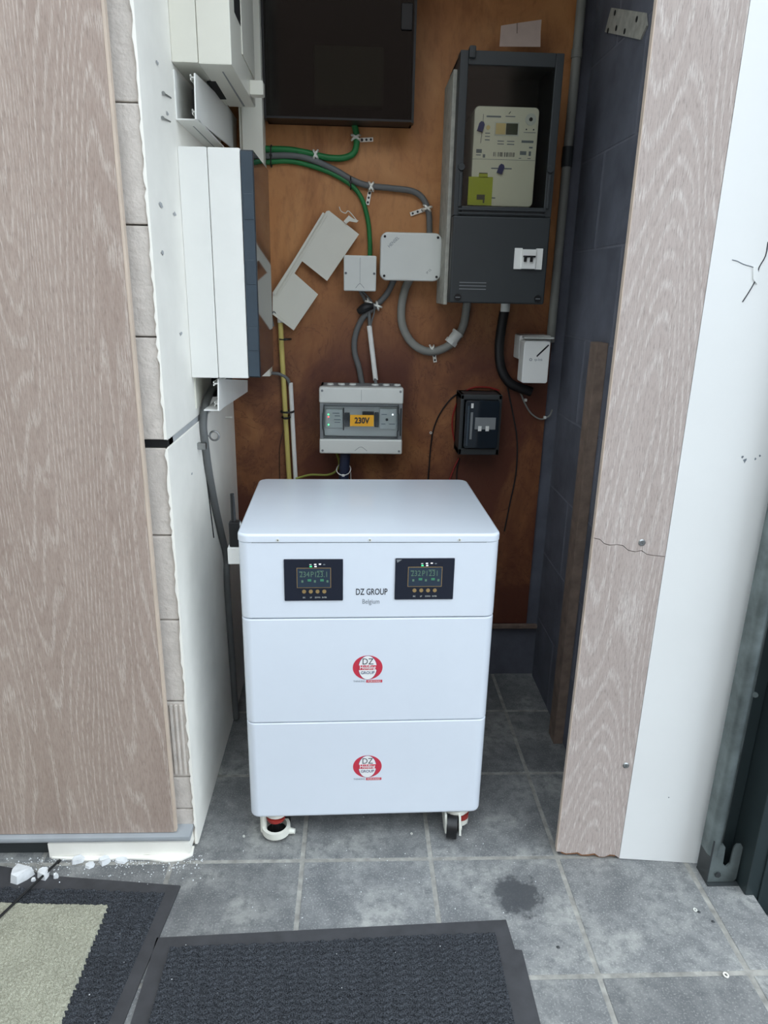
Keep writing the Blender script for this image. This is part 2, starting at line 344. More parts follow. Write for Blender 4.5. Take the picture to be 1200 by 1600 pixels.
# right boards, turned a few degrees: P(s) walks along their front
RA = Vector((.484, 1.311, 0)); RD = (Vector((.841, 1.279, 0))-RA).normalized(); RN = Vector((RD.y, -RD.x, 0))
def RP(x, y):
    d = ray(x, y); t = (RA-CAMP).dot(RN)/d.dot(RN); p = CAMP+d*t; return (p-RA).dot(RD), p.z
def R3(s, z, off=0.0): return RA+RD*s+ZA*z+RN*off
rb = thing('laminate_strip', RA+RD*.07, 'narrow oak laminate strip with a crack, right of the niche', 'board')
S1 = .146
crack = [(0, .801), (.012, .799), (.022, .79), (.034, .787), (.048, .789), (.060, .787), (.072, .777), (.086, .775), (.098, .778), (.110, .770), (.126, .768), (S1, .767)]
up = [(0, 2.3)] + crack + [(S1, 2.3)]
prism('board_piece', [R3(s, z) for s, z in up], -RN*.016, M['lam_r'], rb)
bot = [(0, .012), (.012, .012), (.022, .008), (.034, .010), (.048, .013), (.060, .007), (.074, .009), (.088, .013), (.1, .004), (.112, .004), (.124, .012), (.136, .011), (S1, .003)]
lowp = [(s, z-.0016) for s, z in crack] + [(s, z) for s, z in reversed(bot)]
prism('board_piece', [R3(s, z) for s, z in lowp], -RN*.016, M['lam_r'], rb)
core = [(0.001, .02), (S1-.001, .02)] + [(s, max(z-.006+random.uniform(-.001, .001), .001)) for s, z in reversed(bot[1:-1])]
prism('chipboard_core', [R3(s, z, -.002) for s, z in core], -RN*.0125, M['chip'], rb)
box_e = prism('edge_strip', [R3(-.0015, .013), R3(.0, .013), R3(.0, 2.3), R3(-.0015, 2.3)], -RN*.016, M['edge'], rb)
for q in ((1003, 848), (978, 1196)):
    s, z = RP(*q); sc = disc('screw', R3(s, z), RN, .0075, .0022, M['steel'], rb, 16, .0055); disc('socket', R3(s, z, .002), RN, .002, .0006, M['greyc'], sc, 8)
wp = thing('white_board', RA+RD*.25, 'white melamine board with flaking paint beside the steel track', 'board')
S2 = S1+.001; S3 = .358
prism('face', [R3(S2, .002), R3(S3-.009, .0), R3(S3-.009, .075), R3(S3, .078), R3(S3, 2.3), R3(S2, 2.3)], -RN*.017, M['whitepanel'], wp)
def crackline(name, pts, r, m, parent): return tube(name, [R3(*RP(*p), .0002) for p in pts], r, m, parent, 5, 3)
crackline('crack', [(1200, 378), (1196, 400), (1186, 418), (1183, 432), (1174, 450), (1160, 472)], .0011, M['ink'], wp)
crackline('crack', [(1144, 406), (1152, 408), (1162, 413), (1178, 418), (1183, 424)], .0008, M['greyink'], wp)
fl = [RP(*p) for p in ((1176, 418), (1182, 416), (1185, 428), (1182, 444), (1176, 436))]
prism('paint_flake', [R3(s, z, .0001) for s, z in fl], RN*.0022, M['whitepanel'], wp)
for q, r in (((1164, 719), .004), ((1187, 712), .0022), ((1180, 717), .002), ((1160, 714), .0025), ((1190, 858), .001), ((1130, 1215), .0012), ((1165, 1005), .0012), ((1045, 1246), .0015)):
    s, z = RP(*q); pts = [R3(s+math.cos(a)*r*random.uniform(.5, 1.2), z+math.sin(a)*r*random.uniform(.6, 1.6), .0001) for a in [k*.785 for k in range(8)]]
    prism('scuff', pts, RN*.0003, M['greyink'], wp)
# steel garage-door track, its slotted foot, the dark jamb
tr = thing('door_track', (.82, 1.235, 0), 'galvanised garage door track standing beside the white board', 'track')
def vprofile(pts, th, z0, z1):
    P = [Vector((x, y, 0)) for x, y in pts]; L = []; Rr = []
    for i, p in enumerate(P):
        t = (P[min(i+1, len(P)-1)]-P[max(i-1, 0)]).normalized(); n = Vector((-t.y, t.x, 0)); L.append(p+n*th/2); Rr.append(p-n*th/2)
    poly = L+Rr[::-1]; return gprism([p+ZA*z0 for p in poly], ZA*(z1-z0))
arc = [(.812+.012*math.cos(a), 1.236+.012*math.sin(a)) for a in [math.radians(d) for d in range(180, 361, 20)]]
obj('rail', *vprofile([(.800, 1.262), (.800, 1.245)]+arc+[(.826, 1.25), (.83, 1.256), (.845, 1.258)], .003, .075, 2.3), M['track'], tr, ang=50)
s_, z_ = 0, 0
slot = [(.806, 1.226), ]
fx0, fx1, fy = .806, .872, 1.224
foot = [(fx0, .004), (fx1-.006, .004), (fx1, .012), (fx1, .10), (fx1-.005, .108), (fx1-.015, .108), (fx1-.02, .10), (fx1-.022, .055), (fx1-.03, .046), (fx1-.038, .055), (fx1-.04, .1), (fx1-.045, .108), (fx0+.005, .108), (fx0, .10)]
prism('slotted_foot', [(x, fy, z) for x, z in foot], (0, .004, 0), M['track'], tr)
box('foot_side', .803, .807, fy, 1.27, .002, .118, M['dgrey'], tr, .001)
disc('bolt', (.826, fy, .026), (0, -1, 0), .007, .004, M['dgrey'], tr, 6)
disc('rivet', LX(1180, 1085, .838), (-.5, -.8, 0), .006, .003, M['track'], tr, 12)
box('foot_plate', .803, .875, 1.215, 1.27, 0.0, .003, M['dgrey'], tr, .0005)
jb = thing('door_jamb', (.92, 1.25, 0), 'dark green painted steel door jamb at the far right', 'jamb')
box('post', .876, .955, 1.19, 1.34, -.06, 2.3, M['jamb'], jb, .003)
box('inner_face', .850, .876, 1.264, 1.34, -.002, 2.3, M['jamb'], jb, .002)
box('rib', .906, .912, 1.186, 1.19, -.06, 2.3, M['jamb'], jb, .001)
bp = thing('brick_pier', (1.06, 1.3, -.06), 'red brick pier outside behind the dark jamb', 'pier')
box('mortar_core', .963, 1.15, 1.205, 1.395, -.06, 2.2, M['mortar'], bp, .002)
b0 = None
for k in range(32):
    p = Vector((1.056, 1.3, -.06+.035+k*.07))
    if b0 is None: b0 = obj('brick', [v+p for v in gbox(-.097, .097, -.1, .1, -.03, .03, .004, 1)[0]], gbox(-.097, .097, -.1, .1, -.03, .03, .004, 1)[1], M['brick'], bp)
    else: copy_part(b0, p, bp)
# batten and perforated plate on the right wall
ba = tag(box('wooden_batten', XR-.028, XR, 1.735, 1.79, 0, 1.155, M['wood'], None, .002), 'dark wooden batten upright against the right niche wall', 'batten')
pl = thing('bracket_plate', (XR-.004, 1.8, 1.8), 'dull metal plate with screw holes high on the right wall', 'plate')
poly = [LX(*q, XR-.004) for q in ((955, 12), (1008, 20), (1010, 40), (1000, 62), (945, 50), (949, 34))]
prism('plate', poly, (.004, 0, 0), M['weather'], pl)
for q in ((961, 20), (963, 44), (976, 49), (950, 48), (995, 30)): disc('hole', LX(*q, XR-.004), (-1, 0, 0), .006, .0008, M['void'], pl, 10)
# ------------------------------------------------------------------ the white power cabinet
CX, CY, CR, CW, CD = .0338, 1.3752, .0213, .553, .4402
cu_, cv_ = Vector((math.cos(CR), math.sin(CR), 0)), Vector((-math.sin(CR), math.cos(CR), 0))
C0 = Vector((CX, CY, 0))
def CP(u, v, z): return C0+cu_*u+cv_*v+ZA*z
def CF(x, y):                               # pixel met with the cabinet's front face: (u, z)
    d = ray(x, y); p = CAMP+d*((C0-CAMP).dot(cv_)/d.dot(cv_)); return (p-C0).dot(cu_), p.z
def rrect(w, d, r, inset, n=5):
    pts = []; hw, hd = w/2-inset, d/2-inset; r = max(r-inset, .002)
    for sx, sy, a0 in ((1, 1, 0), (-1, 1, 90), (-1, -1, 180), (1, -1, 270)):
        for k in range(n+1):
            a = math.radians(a0+90*k/n); pts.append((sx*(hw-r)+r*math.cos(a), sy*(hd-r)+r*math.sin(a)))
    return pts
def rprism(name, z0, z1, m, parent, e0=.004, e1=.004, r=.022, w=CW, d=CD, steps=3):
    lv = []
    for k in range(steps+1):
        a = math.pi/2*k/steps; lv.append((e0*(1-math.sin(a)), z0+e0*(1-math.cos(a))))
    for k in range(steps+1):
        a = math.pi/2*k/steps; lv.append((e1*(1-math.cos(a)), z1-e1*(1-math.sin(a))))
    V = []; F = []; n = None
    for ins, z in lv:
        ring = rrect(w, d, r, ins); n = len(ring); V += [CP(x, y+CD/2, z) for x, y in ring]
    for k in range(len(lv)-1):
        for i in range(n): F.append((k*n+i, k*n+(i+1) % n, (k+1)*n+(i+1) % n, (k+1)*n+i))
    F += [tuple(range(n)), tuple(range(len(V)-n, len(V)))]
    return obj(name, V, F, m, parent, ang=40)
cab = thing('power_cabinet', CP(0, CD/2, 0), 'white battery and inverter cabinet on castors standing in the niche', 'cabinet')
ZT, Z1, Z2, ZB = .7835, .5894, .3282, .0646
lid = rprism('lid', .7655, ZT, M['cab'], cab, .001, .006, .024, CW+.003, CD+.003)
inv = rprism('inverter_module', Z1+.001, .7645, M['cab'], cab, .003, .002)
bat1 = rprism('battery_module', Z2+.001, Z1-.001, M['cab'], cab, .003, .003)
bat2 = rprism('battery_module', ZB, Z2-.001, M['cab'], cab, .010, .003)
rprism('seam_core', ZB+.02, .775, M['groove'], cab, .001, .001, .02, CW-.010, CD-.010)
def fdisc(name, u, z, r, m, parent, h=.0008, off=0.0, seg=14, rz=None):
    rz = rz or r; poly = [CP(u+r*math.cos(2*math.pi*k/seg), -off, z+rz*math.sin(2*math.pi*k/seg)) for k in range(seg)]
    return prism(name, poly, -cv_*h, m, parent)
def frect(name, u0, u1, z0, z1, m, parent, h=.0006, off=0.0): return prism(name, [CP(u0, -off, z0), CP(u1, -off, z0), CP(u1, -off, z1), CP(u0, -off, z1)], -cv_*h, m, parent)
for x in (434, 578, 718):
    u, z = CF(x, 842); s = fdisc('screw', u, .7705, .0035, M['zinc'], lid, .001, .0015); fdisc('screw_recess', u, .7705, .0015, M['greyc'], lid, .0003, .0025)
frect('vent_gap', -CW/2+.03, CW/2-.03, .7643, .7657, M['groove'], cab, .0003, .0)
# two display panels
for n, (x0, y0, x1, y1, txt) in enumerate(((444, 873.5, 536, 938, ('234', 'P1', '23.1')), (617, 872, 709, 936, ('232', 'P1', '231')))):
    ua, za = CF(x0, y0); ub, zb_ = CF(x1, y1); uc, ud = (ua+CF(x0, y1)[0])/2, (ub+CF(x1, y0)[0])/2
    zt, zl = (za+CF(x1, y0)[1])/2, (zb_+CF(x0, y1)[1])/2
    w, h = ud-uc, zt-zl; um, zm = (uc+ud)/2, (zt+zl)/2
    V, F = gbox(uc, ud, -.003, .003, zl, zt, .0015, 2)
    dp = obj('display_panel', [CP(v.x, v.y, v.z) for v in V], F, M['panelblk'], cab)
    dp['label'] = 'navy inverter display panel on the cabinet front, ' + ('left one' if n == 0 else 'right one')
    sx0, sx1, sz0, sz1 = uc+w*.225, uc+w*.785, zl+h*.335, zl+h*.79
    frect('screen_border', sx0-.0012, sx1+.0012, sz0-.0012, sz1+.0012, M['gold'], dp, .0004, .003)
    frect('screen', sx0, sx1, sz0, sz1, M['screen'], dp, .0004, .0034)
    sw, sh = sx1-sx0, sz1-sz0
    for k, tx in enumerate(txt):
        text('screen_digits', tx, sh*.42, CP(sx0+sw*(.22, .5, .76)[k], -.004, sz0+sh*.68), cu_, ZA, M['lcdtxt'], dp, .8)
    for k in range(5):
        u = sx0+sw*(.12+.19*k); zz_ = sz0+sh*(.26+.06*(k % 2))
        frect('screen_icon', u, u+sw*(.06+.05*(k % 2)), zz_, zz_+sh*.12, M['lcdgreen' if k in (1, 3) else 'lcdtxt'], dp, .0003, .0038)
    frect('screen_icon', sx0+sw*.06, sx0+sw*.16, sz0+sh*.8, sz0+sh*.84, M['lcdtxt'], dp, .0003, .0038); frect('screen_icon', sx0+sw*.6, sx0+sw*.8, sz0+sh*.85, sz0+sh*.88, M['lcdtxt'], dp, .0003, .0038)
    for k in range(4):
        u = uc+w*(.335+.115*k)
        b = fdisc('button', u, zl+h*.235, .0042, M['gold'], dp, .002, .003, 16); 
        text('button_legend', ('ESC', 'UP', 'DOWN', 'ENTER')[k], .0045, CP(u, -.0031, zl+h*.085), cu_, ZA, M['lgrey'], dp, .75)
    for u, z, m in ((.455, .835, 'led_g'), (.535, .835, 'led_w'), (.53, .885, 'led_w'), (.61, .89, 'led_w'), (.45, .88, 'lgrey'), (.68, .88, 'greyink')):
        frect('indicator', uc+w*u-.0022, uc+w*u+.0022, zl+h*z-.001, zl+h*z+.001, M[m], dp, .0004, .003)
    if n == 1: prism('peeling_film', [CP(uc+.002, -.0032, zt-.002), CP(uc+.014, -.0032, zt-.002), CP(uc+.004, -.0032, zt-.009)], -cv_*.0003, M['mgrey'], dp)
u, z = CF(580.5, 925); text('lettering', 'DZ GROUP', .0205, CP(u, 0, z), cu_, ZA, M['ink'], inv, .66, .0003)
u, z = CF(579.5, 940); text('lettering', 'Belgium', .0158, CP(u, 0, z), cu_, ZA, M['greyink'], inv, .76)
def logo(cx, cy, wpx, par):
    u, z = CF(cx, cy); k = CF(cx+1, cy)[0]-u; a = 23.3*k*wpx; b = 21.2*k*wpx
    fdisc('logo_ring', u, z, a, M['logored'], par, .0004, 0, 40, b)
    fdisc('logo_edge', u, z, a*.63, M['navyink'], par, .0003, .0004, 36, b*1.0)
    fdisc('logo_oval', u, z, a*.605, M['logowhite'], par, .0003, .0007, 36, b*.975)
    frect('logo_band', u-a*.64, u+a*.64, z-b*.18, z+b*.2, M['logored'], par, .0003, .001)
    text('logo_text', 'DZ', b*.72, CP(u, -.001, z+b*.5), cu_, ZA, M['ink'], par, .85)
    text('logo_text', 'Holding', b*.46, CP(u, -.0013, z+b*.03), cu_, ZA, M['logowhite'], par, .82, .0002)
    text('logo_text', 'GROUP', b*.33, CP(u, -.001, z-b*.42), cu_, ZA, M['navyink'], par, .92, .0001)
    frect('logo_tagline_box', u-a*.08, u+a*1.0, z-b*1.26, z-b*1.04, M['logored'], par, .0003, 0)
    text('logo_text', 'FORWARD', b*.21, CP(u+a*.46, -.0003, z-b*1.15), cu_, ZA, M['logowhite'], par, .95)
    text('logo_text', 'THINKING', b*.21, CP(u-a*.55, 0, z-b*1.15), cu_, ZA, M['greyink'], par, .9)
logo(574.5, 1043, 1.0, bat1); logo(574, 1197.5, .96, bat2)
# castors
def castor(u, v, kind):
    g = lambda du, dv, z: CP(u+du, v+dv, z)
    if kind == 'foot':
        V, F = join(gdisc(g(0, .012, .056), ZA, .028, .0086, 24), gring(g(0, 0, .010), ZA, .034, .026, .017, 28), gdisc(g(.0, .03, .01), ZA, .014, .045, 12), gdisc(g(-.03, .0, .01), ZA, .008, .05, 10), gdisc(g(.028, -.004, .012), cu_+cv_*-.2, .0085, .018, 12, .006))
        h = obj('castor', V, F, M['castor'], cab)
        disc('rubber_foot', g(0, 0, 0), ZA, .024, .012, M['black'], h, 22); disc('adjuster_dial', g(0, 0, .047), ZA, .022, .006, M['redplastic'], h, 24); disc('spindle', g(0, 0, .012), ZA, .010, .034, M['black'], h, 14)
        disc('wheel', g(.012, .045, .026), cu_, .026, .020, M['black'], h, 24)
    else:
        ax = (cu_*.97-cv_*.25).normalized()
        V, F = join(gdisc(g(.012, .02, .052), ZA, .028, .012, 24), *[gprism([g(.0, -.030, .018)+ax*s, g(.0, -.014, .060)+ax*s, g(0, .03, .058)+ax*s, g(0, .03, .03)+ax*s, g(0, .0, .012)+ax*s], ax*.005) for s in (-.020, .014)], gring(g(.022, .028, .012), ZA, .024, .017, .04, 24))
        h = obj('castor', V, F, M['castor'], cab)
        V, F = join(gdisc(g(0, -.012, .0282)-ax*.012, ax, .028, .024, 28), gdisc(g(0, -.012, .0282)-ax*.013, ax, .015, .026, 20))
        obj('wheel', V, F, M['black'], h)
        disc('axle_bolt', g(0, -.012, .0282)+ax*.019, ax, .007, .004, M['castor'], h, 10)
        disc('adjuster_dial', g(.022, .018, .034), ZA, .022, .012, M['redplastic'], h, 22); disc('rubber_foot', g(.022, .028, 0), ZA, .016, .012, M['black'], h, 18)
ul = (FZ(432, 1303)-C0).dot(cu_); ur = (FZ(706, 1305)-C0).dot(cu_)
castor(ul, .022, 'foot'); castor(ur, .012, 'wheel'); castor(ul, CD-.05, 'foot'); castor(ur, CD-.05, 'wheel')
# wireless stick in a white holder on the cabinet's left side
cl = -CW/2
dg = thing('wifi_dongle', CP(cl-.016, .07, .70), 'black wireless dongle with short antenna in a white holder on the cabinet', 'dongle')
def cbox(name, u0, u1, v0, v1, z0, z1, m, par, bev=.002):
    V, F = gbox(u0, u1, v0, v1, z0, z1, bev); return obj(name, [CP(v.x, v.y, v.z) for v in V], F, m, par)
cbox('holder', cl-.030, cl, .055, .085, .694, .732, M['white'], dg)
cbox('body', cl-.026, cl-.002, .059, .081, .732, .789, M['black'], dg, .003)
cbox('label', cl-.002, cl-.0015, .062, .078, .755, .785, M['white'], dg, 0)
tube('antenna', [CP(cl-.016, .07, .788), CP(cl-.0165, .07, .85)], lambda t: .0055-.0012*t, M['black'], dg, 12, straight=True)
# ------------------------------------------------------------------ left wall boards
DXC, XD = -.307, -.213
db = thing('distribution_board', (XL, 1.73, 1.073), 'white distribution board with glossy smoked door on the left wall', 'distribution board')
box('base', XL, DXC-.0008, 1.60, 1.86, 1.073, 1.541, M['white'], db, .002)
box('cover', DXC, -.240, 1.60, 1.86, 1.073, 1.541, M['white'], db, .003)
dr = box('door', -.240, XD, 1.602, 1.86, 1.075, 1.538, M['smokedoor'], db, .002)
box('door_rim', -.239, XD-.002, 1.598, 1.602, 1.078, 1.535, M['smokeside'], dr, .001)
for z in (1.16, 1.30, 1.43): box('hinge', -.236, XD-.003, 1.5965, 1.599, z-.025, z+.025, M['smokeside'], dr, .001)
ub = thing('distribution_board', (XL, 1.77, 1.688), 'white distribution board high on the left wall, cut off by the photo top', 'distribution board')
box('base', XL, -.3155, 1.60, 1.945, 1.69, 2.25, M['cream'], ub, .002)
box('cover', -.315, -.249, 1.60, 1.945, 1.688, 2.25, M['cream'], ub, .003)
s0, s1, s2, s3 = [FZ(*q, 1.688) for q in ((323, 127), (337, 127), (354, 155), (340, 155))]
prism('knockout_slot', [s0, s1, s2, s3], (0, 0, -.0006), M['void'], ub)
prism('seam', [FZ(*q, 1.688) for q in ((347, 112), (349, 112), (383, 166), (380, 166))], (0, 0, -.0006), M['mgrey'], ub)
box('side_slot', -.249, -.2484, LX(366, 20, -.249).y, LX(375, 20, -.249).y, LX(370, 28, -.249).z, 2.03, M['void'], ub, 0)
box('side_lid', -.249, -.2465, 1.74, 1.93, 1.745, 2.045, M['cream'], ub, .0008)
p = LX(392, 138, -.249); box('latch', -.249, -.218, 1.845, 1.875, p.z-.018, p.z+.012, M['cream'], ub, .002)
tk = thing('corner_trunking', (-.26, 2.06, 1.03), 'cream vertical cable trunking in the rear left corner', 'trunking')
box('body', -.300, -.247, 2.003, YB, 1.03, 2.295, M['cream'], tk, .002)
box('lid', -.292, -.240, 1.997, 2.003, 1.03, 2.295, M['cream'], tk, .001); box('lid_lip', -.247, -.240, 2.003, 2.03, 1.03, 2.295, M['cream'], tk, .001)
ud_ = thing('upper_duct', (-.345, 1.75, 1.59), 'open cut end of white trunking between the two wall boards', 'trunking')
prism('side_plate', [LX(*q, -.322) for q in ((305, 114), (323, 131), (352, 160), (370, 186), (370, 237), (307, 186))], (-.003, 0, 0), M['white'], ud_)
y0d = 1.605
box('back_plate', XL, XL+.003, y0d, 1.95, 1.592, 1.679, M['white'], ud_, .0005); box('bottom_plate', XL, -.322, y0d, 1.95, 1.589, 1.592, M['white'], ud_, .0005)
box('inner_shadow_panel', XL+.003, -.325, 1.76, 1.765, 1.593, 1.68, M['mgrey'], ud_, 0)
for z in (1.604, 1.665): obj('clip_rib', *join(gbox(-.334, -.325, y0d, 1.75, z, z+.002), gbox(-.334, -.332, y0d, 1.75, z-.004, z+.006)), M['white'], ud_)
box('bottom_groove', -.345, -.343, 1.66, 1.93, 1.5885, 1.589, M['mgrey'], ud_, 0)
ld = thing('lower_duct', (-.34, 1.78, 1.0), 'cut white trunking end with a grey cable beneath the distribution board', 'trunking')
prism('side_plate', [LX(*q, -.309) for q in ((342, 592), (387, 594), (387, 612), (342, 642))], (-.003, 0, 0), M['white'], ld)
box('bottom_plate', -.345, -.309, 1.603, 1.96, .998, 1.001, M['white'], ld, .0005); box('back_plate', XL, XL+.003, 1.62, 1.98, 1.0, 1.072, M['cream'], ld, .0005)
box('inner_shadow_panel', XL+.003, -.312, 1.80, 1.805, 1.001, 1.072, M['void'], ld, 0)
for z in (1.012, 1.058): obj('clip_rib', *join(gbox(-.322, -.312, 1.61, 1.79, z, z+.002), gbox(-.322, -.320, 1.61, 1.79, z-.004, z+.006)), M['white'], ld)
def cable(name, pts, r, m, label, seg=10, sm=6): return tag(tube(name, pts, r, M[m], None, seg, sm), label, 'cable')
xc = XL+.0095
cable('grey_cable', [(-.345, 1.79, 1.035), (-.348, 1.72, 1.03), (-.354, 1.665, 1.00), (xc, 1.645, .96)]+[LX(*q, xc) for q in ((320, 690), (326, 735), (336, 790), (345, 830), (354, 872))]+[(xc, 1.83, .45), (xc, 1.86, .01)], .0092, 'greyc', 'thick grey cable hanging down the white left wall')
cable('thin_cable', [LX(*q, XL+.002) for q in ((318, 700), (322, 740), (328, 790), (334, 840))], .0018, 'blackc', 'thin dark wire beside the thick grey cable on the left wall', 6)
e = LX(335, 681, -.338); ey = thing('eye_bolt', e, 'zinc screw eye in the white left wall beside the grey cable', 'screw eye')
obj('eye', *gtube([e+Vector((math.cos(a)*.011, 0, math.sin(a)*.011)) for a in [2*math.pi*k/16 for k in range(17)]], .0024, 8, 2), M['steel'], ey); tube('shank', [e+Vector((-.011, 0, 0)), Vector((XL, e.y-.005, e.z))], .0022, M['steel'], ey, 8, straight=True)
pc = LX(321, 697, XL+.019); obj_ = tag(box('cable_clip', XL, XL+.021, pc.y-.006, pc.y+.010, pc.z-.008, pc.z+.008, M['steel'], None, .003), 'small zinc saddle clip holding the grey cable on the left wall', 'clip')
e = LX(352, 652, XL); tag(tube('wall_screw', [e, e+Vector((.012, 0, .0)), e+Vector((.02, 0, 0))], .0025, M['zinc'], None, 8, straight=True), 'bare screw in the left wall beside the plywood', 'screw')
for q, lab in (((267, 153), 'upper nail poking from the white wall beside the open trunking end'), ((266, 190), 'lower nail poking from the white wall beside the open trunking end')):
    e = LX(*q, XL); n_ = thing('nail', e, lab, 'nail', 'nails in the white wall'); tube('shank', [e, e+Vector((.003, -.07, -.008))], .0016, M['steel'], n_, 6, straight=True); disc('head', e+Vector((.003, -.07, -.008)), (0, -1, -.1), .0035, .0015, M['steel'], n_, 8)
# ------------------------------------------------------------------ back wall boxes
def span(x0, y0, x1, y1, Y):
    xm, ym = (x0+x1)/2, (y0+y1)/2
    return W(x0, ym, Y).x, W(x1, ym, Y).x, W(xm, y1, Y).z, W(xm, y0, Y).z
# big smoked enclosure
Yf = 2.035
x0, x1, z0, z1 = max(W(412, 160, Yf).x, -.2375), W(646, 160, Yf).x, W(525, 186, Yf).z, 2.25
en = thing('smoked_enclosure', (-.04, 2.03, z0), 'large dark smoked enclosure at the top of the plywood', 'enclosure')
obj('housing', *join(gbox(x0, x1, YB-.01, YB, z0, z1), gbox(x0, x0+.006, Yf+.03, YB, z0, z1), gbox(x1-.006, x1, Yf+.03, YB, z0, z1), gbox(x0, x1, Yf+.03, YB, z0, z0+.006), gbox(x0, x1, Yf+.03, YB, z1-.006, z1)), M['black'], en)
obj('door_frame', *join(gbox(x0-.002, x0+.003, Yf-.001, Yf+.03, z0-.004, z1), gbox(x1-.004, x1+.002, Yf-.001, Yf+.03, z0-.004, z1), gbox(x0+.003, x1-.004, Yf-.001, Yf+.03, z0-.002, z0+.003)), M['black'], en)
box('smoked_door', x0+.003, x1-.004, Yf, Yf+.004, z0+.003, z1, M['smoke'], en, 0)
a, b, c, d = span(490, 70, 600, 166, 2.07); box('inner_device', a, b, 2.07, YB-.01, c, d, M['lgrey'], en, .008, 4)
a, b, c, d = span(627, 5, 645, 48, Yf); box('latch', a, b, Yf-.006, Yf, c, d, M['black'], en, .003)
a, b, c, d = span(636, 120, 646, 180, Yf+.02); box('hinge', a, b, Yf+.006, Yf+.02, c, d, M['dgrey'], en, .002)
# small square junction box
a, b, c, d = span(537, 399, 588, 455, 2.06)
jn = thing('small_junction_box', ((a+b)/2, 2.09, c), 'small square light grey junction box with two side screws', 'junction box')
box('base', a+.003, b-.003, 2.075, YB, c+.003, d-.003, M['lgrey'], jn, .003); box('lid', a, b, 2.06, 2.077, c, d, M['lgrey'], jn, .004, 3)
for x in (a+.006, b-.006): sc = disc('screw', (x, 2.06, (c+d)/2), (0, -1, 0), .0035, .001, M['mgrey'], jn, 12); box('screw_slot', x-.0025, x+.0025, 2.0585, 2.0592, (c+d)/2-.0005, (c+d)/2+.0005, M['ink'], sc, 0)
xm = (a+b)/2; box('mould_line', xm-.0004, xm+.0004, 2.0595, 2.0601, c+.02, d-.006, M['mgrey'], jn, 0)
obj('moulded_arrow', *join(*[gtube([(xm+s*.012, 2.0598, c+.008), (xm+s*.004, 2.0598, c+.018), (xm, 2.0598, c+.020)], .0006, 5, 2) for s in (-1, 1)]), M['mgrey'], jn)
# big rounded junction box
a, b, c, d = span(594, 363, 690, 439, 2.045)
jb2 = thing('rounded_junction_box', ((a+b)/2, 2.08, c), 'large light grey junction box with rounded corners and embossed name', 'junction box')
box('base', a+.004, b-.004, 2.07, YB, c+.004, d-.004, M['lgrey'], jb2, .014, 4)
def rr_front(name, a, b, c, d, r, Y0, Y1, m, par, e=.006):
    V = []; F = []; lv = [(e, Y0), (e*.3, Y0+e*.3), (0, Y0+e), (0, Y1)]; n = 0
    for ins, Y in lv:
        ring = rrect(b-a, d-c, r, ins); n = len(ring); V += [Vector(((a+b)/2+x, Y, (c+d)/2+y)) for x, y in ring]
    for k in range(3):
        for i in range(n): F.append((k*n+i, k*n+(i+1) % n, (k+1)*n+(i+1) % n, (k+1)*n+i))
    F += [tuple(range(n)), tuple(range(3*n, 4*n))]
    return obj(name, V, F, m, par, ang=40)
rr_front('lid', a, b, c, d, .02, 2.045, 2.072, M['lgrey'], jb2)
for x in (a+.012, b-.012):
    for z in (c+.012, d-.012): h_ = disc('screw', (x, 2.0445, z), (0, -1, 0), .0035, .0012, M['black'], jb2, 10); 
text('embossed_name', 'HENSEL', .012, (a+.036, 2.045, d-.026), (.72, 0, .69), (-.69, 0, .72), M['greyink'], jb2, .9)
text('embossed_mark', 'IP 55', .009, (b-.034, 2.045, c+.026), (.72, 0, .69), (-.69, 0, .72), M['mgrey'], jb2, .9)
# 230V enclosure
a, b, c, d = -.104, .139, .805, 1.000
Yf = 2.015; e2 = thing('labelled_enclosure', ((a+b)/2, 2.06, c), 'grey circuit breaker enclosure with an orange 230V sticker', 'enclosure')
obj('base', *join(gbox(a+.004, b-.004, YB-.02, YB, c+.003, d-.003), gbox(a+.004, b-.004, Yf+.03, YB, d-.008, d), gbox(a+.004, b-.004, Yf+.03, YB, c, c+.008), gbox(a+.004, a+.010, Yf+.03, YB, c, d), gbox(b-.010, b-.004, Yf+.03, YB, c, d)), M['mgrey'], e2)
z_w0, z_w1 = .849, .954
t_ = box('top_cover', a, b, Yf, Yf+.035, z_w1, d, M['lgrey'], e2, .005, 3); l_ = box('bottom_cover', a, b, Yf, Yf+.035, c, z_w0, M['lgrey'], e2, .005, 3)
for par, z in ((t_, d-.010), (l_, c+.010)):
    for x in (a+.009, b-.009): disc('screw', (x, Yf+.0005, z), (0, -1, 0), .0035, .0014, M['mgrey'], par, 10)
obj('moulded_arrow', *join(*[gtube([((a+b)/2+s*.018, Yf-.0002, c+.010), ((a+b)/2+s*.006, Yf-.0002, c+.020), ((a+b)/2, Yf-.0002, c+.022)], .0007, 5, 2) for s in (-1, 1)]), M['mgrey'], l_)
box('mould_line', (a+b)/2-.0004, (a+b)/2+.0004, Yf-.0005, Yf+.0005, z_w1+.008, d-.006, M['mgrey'], t_, 0)
obj('window_frame', *join(gbox(a+.002, a+.014, Yf+.004, Yf+.03, z_w0, z_w1), gbox(b-.014, b-.002, Yf+.004, Yf+.03, z_w0, z_w1), gbox(a+.014, b-.014, Yf+.006, Yf+.03, z_w1-.005, z_w1), gbox(a+.014, b-.014, Yf+.006, Yf+.03, z_w0, z_w0+.005)), M['mgrey'], e2)
wd_ = box('window', a+.012, b-.012, Yf+.001, Yf+.004, z_w0+.004, z_w1-.004, M['clear'], e2, .001)
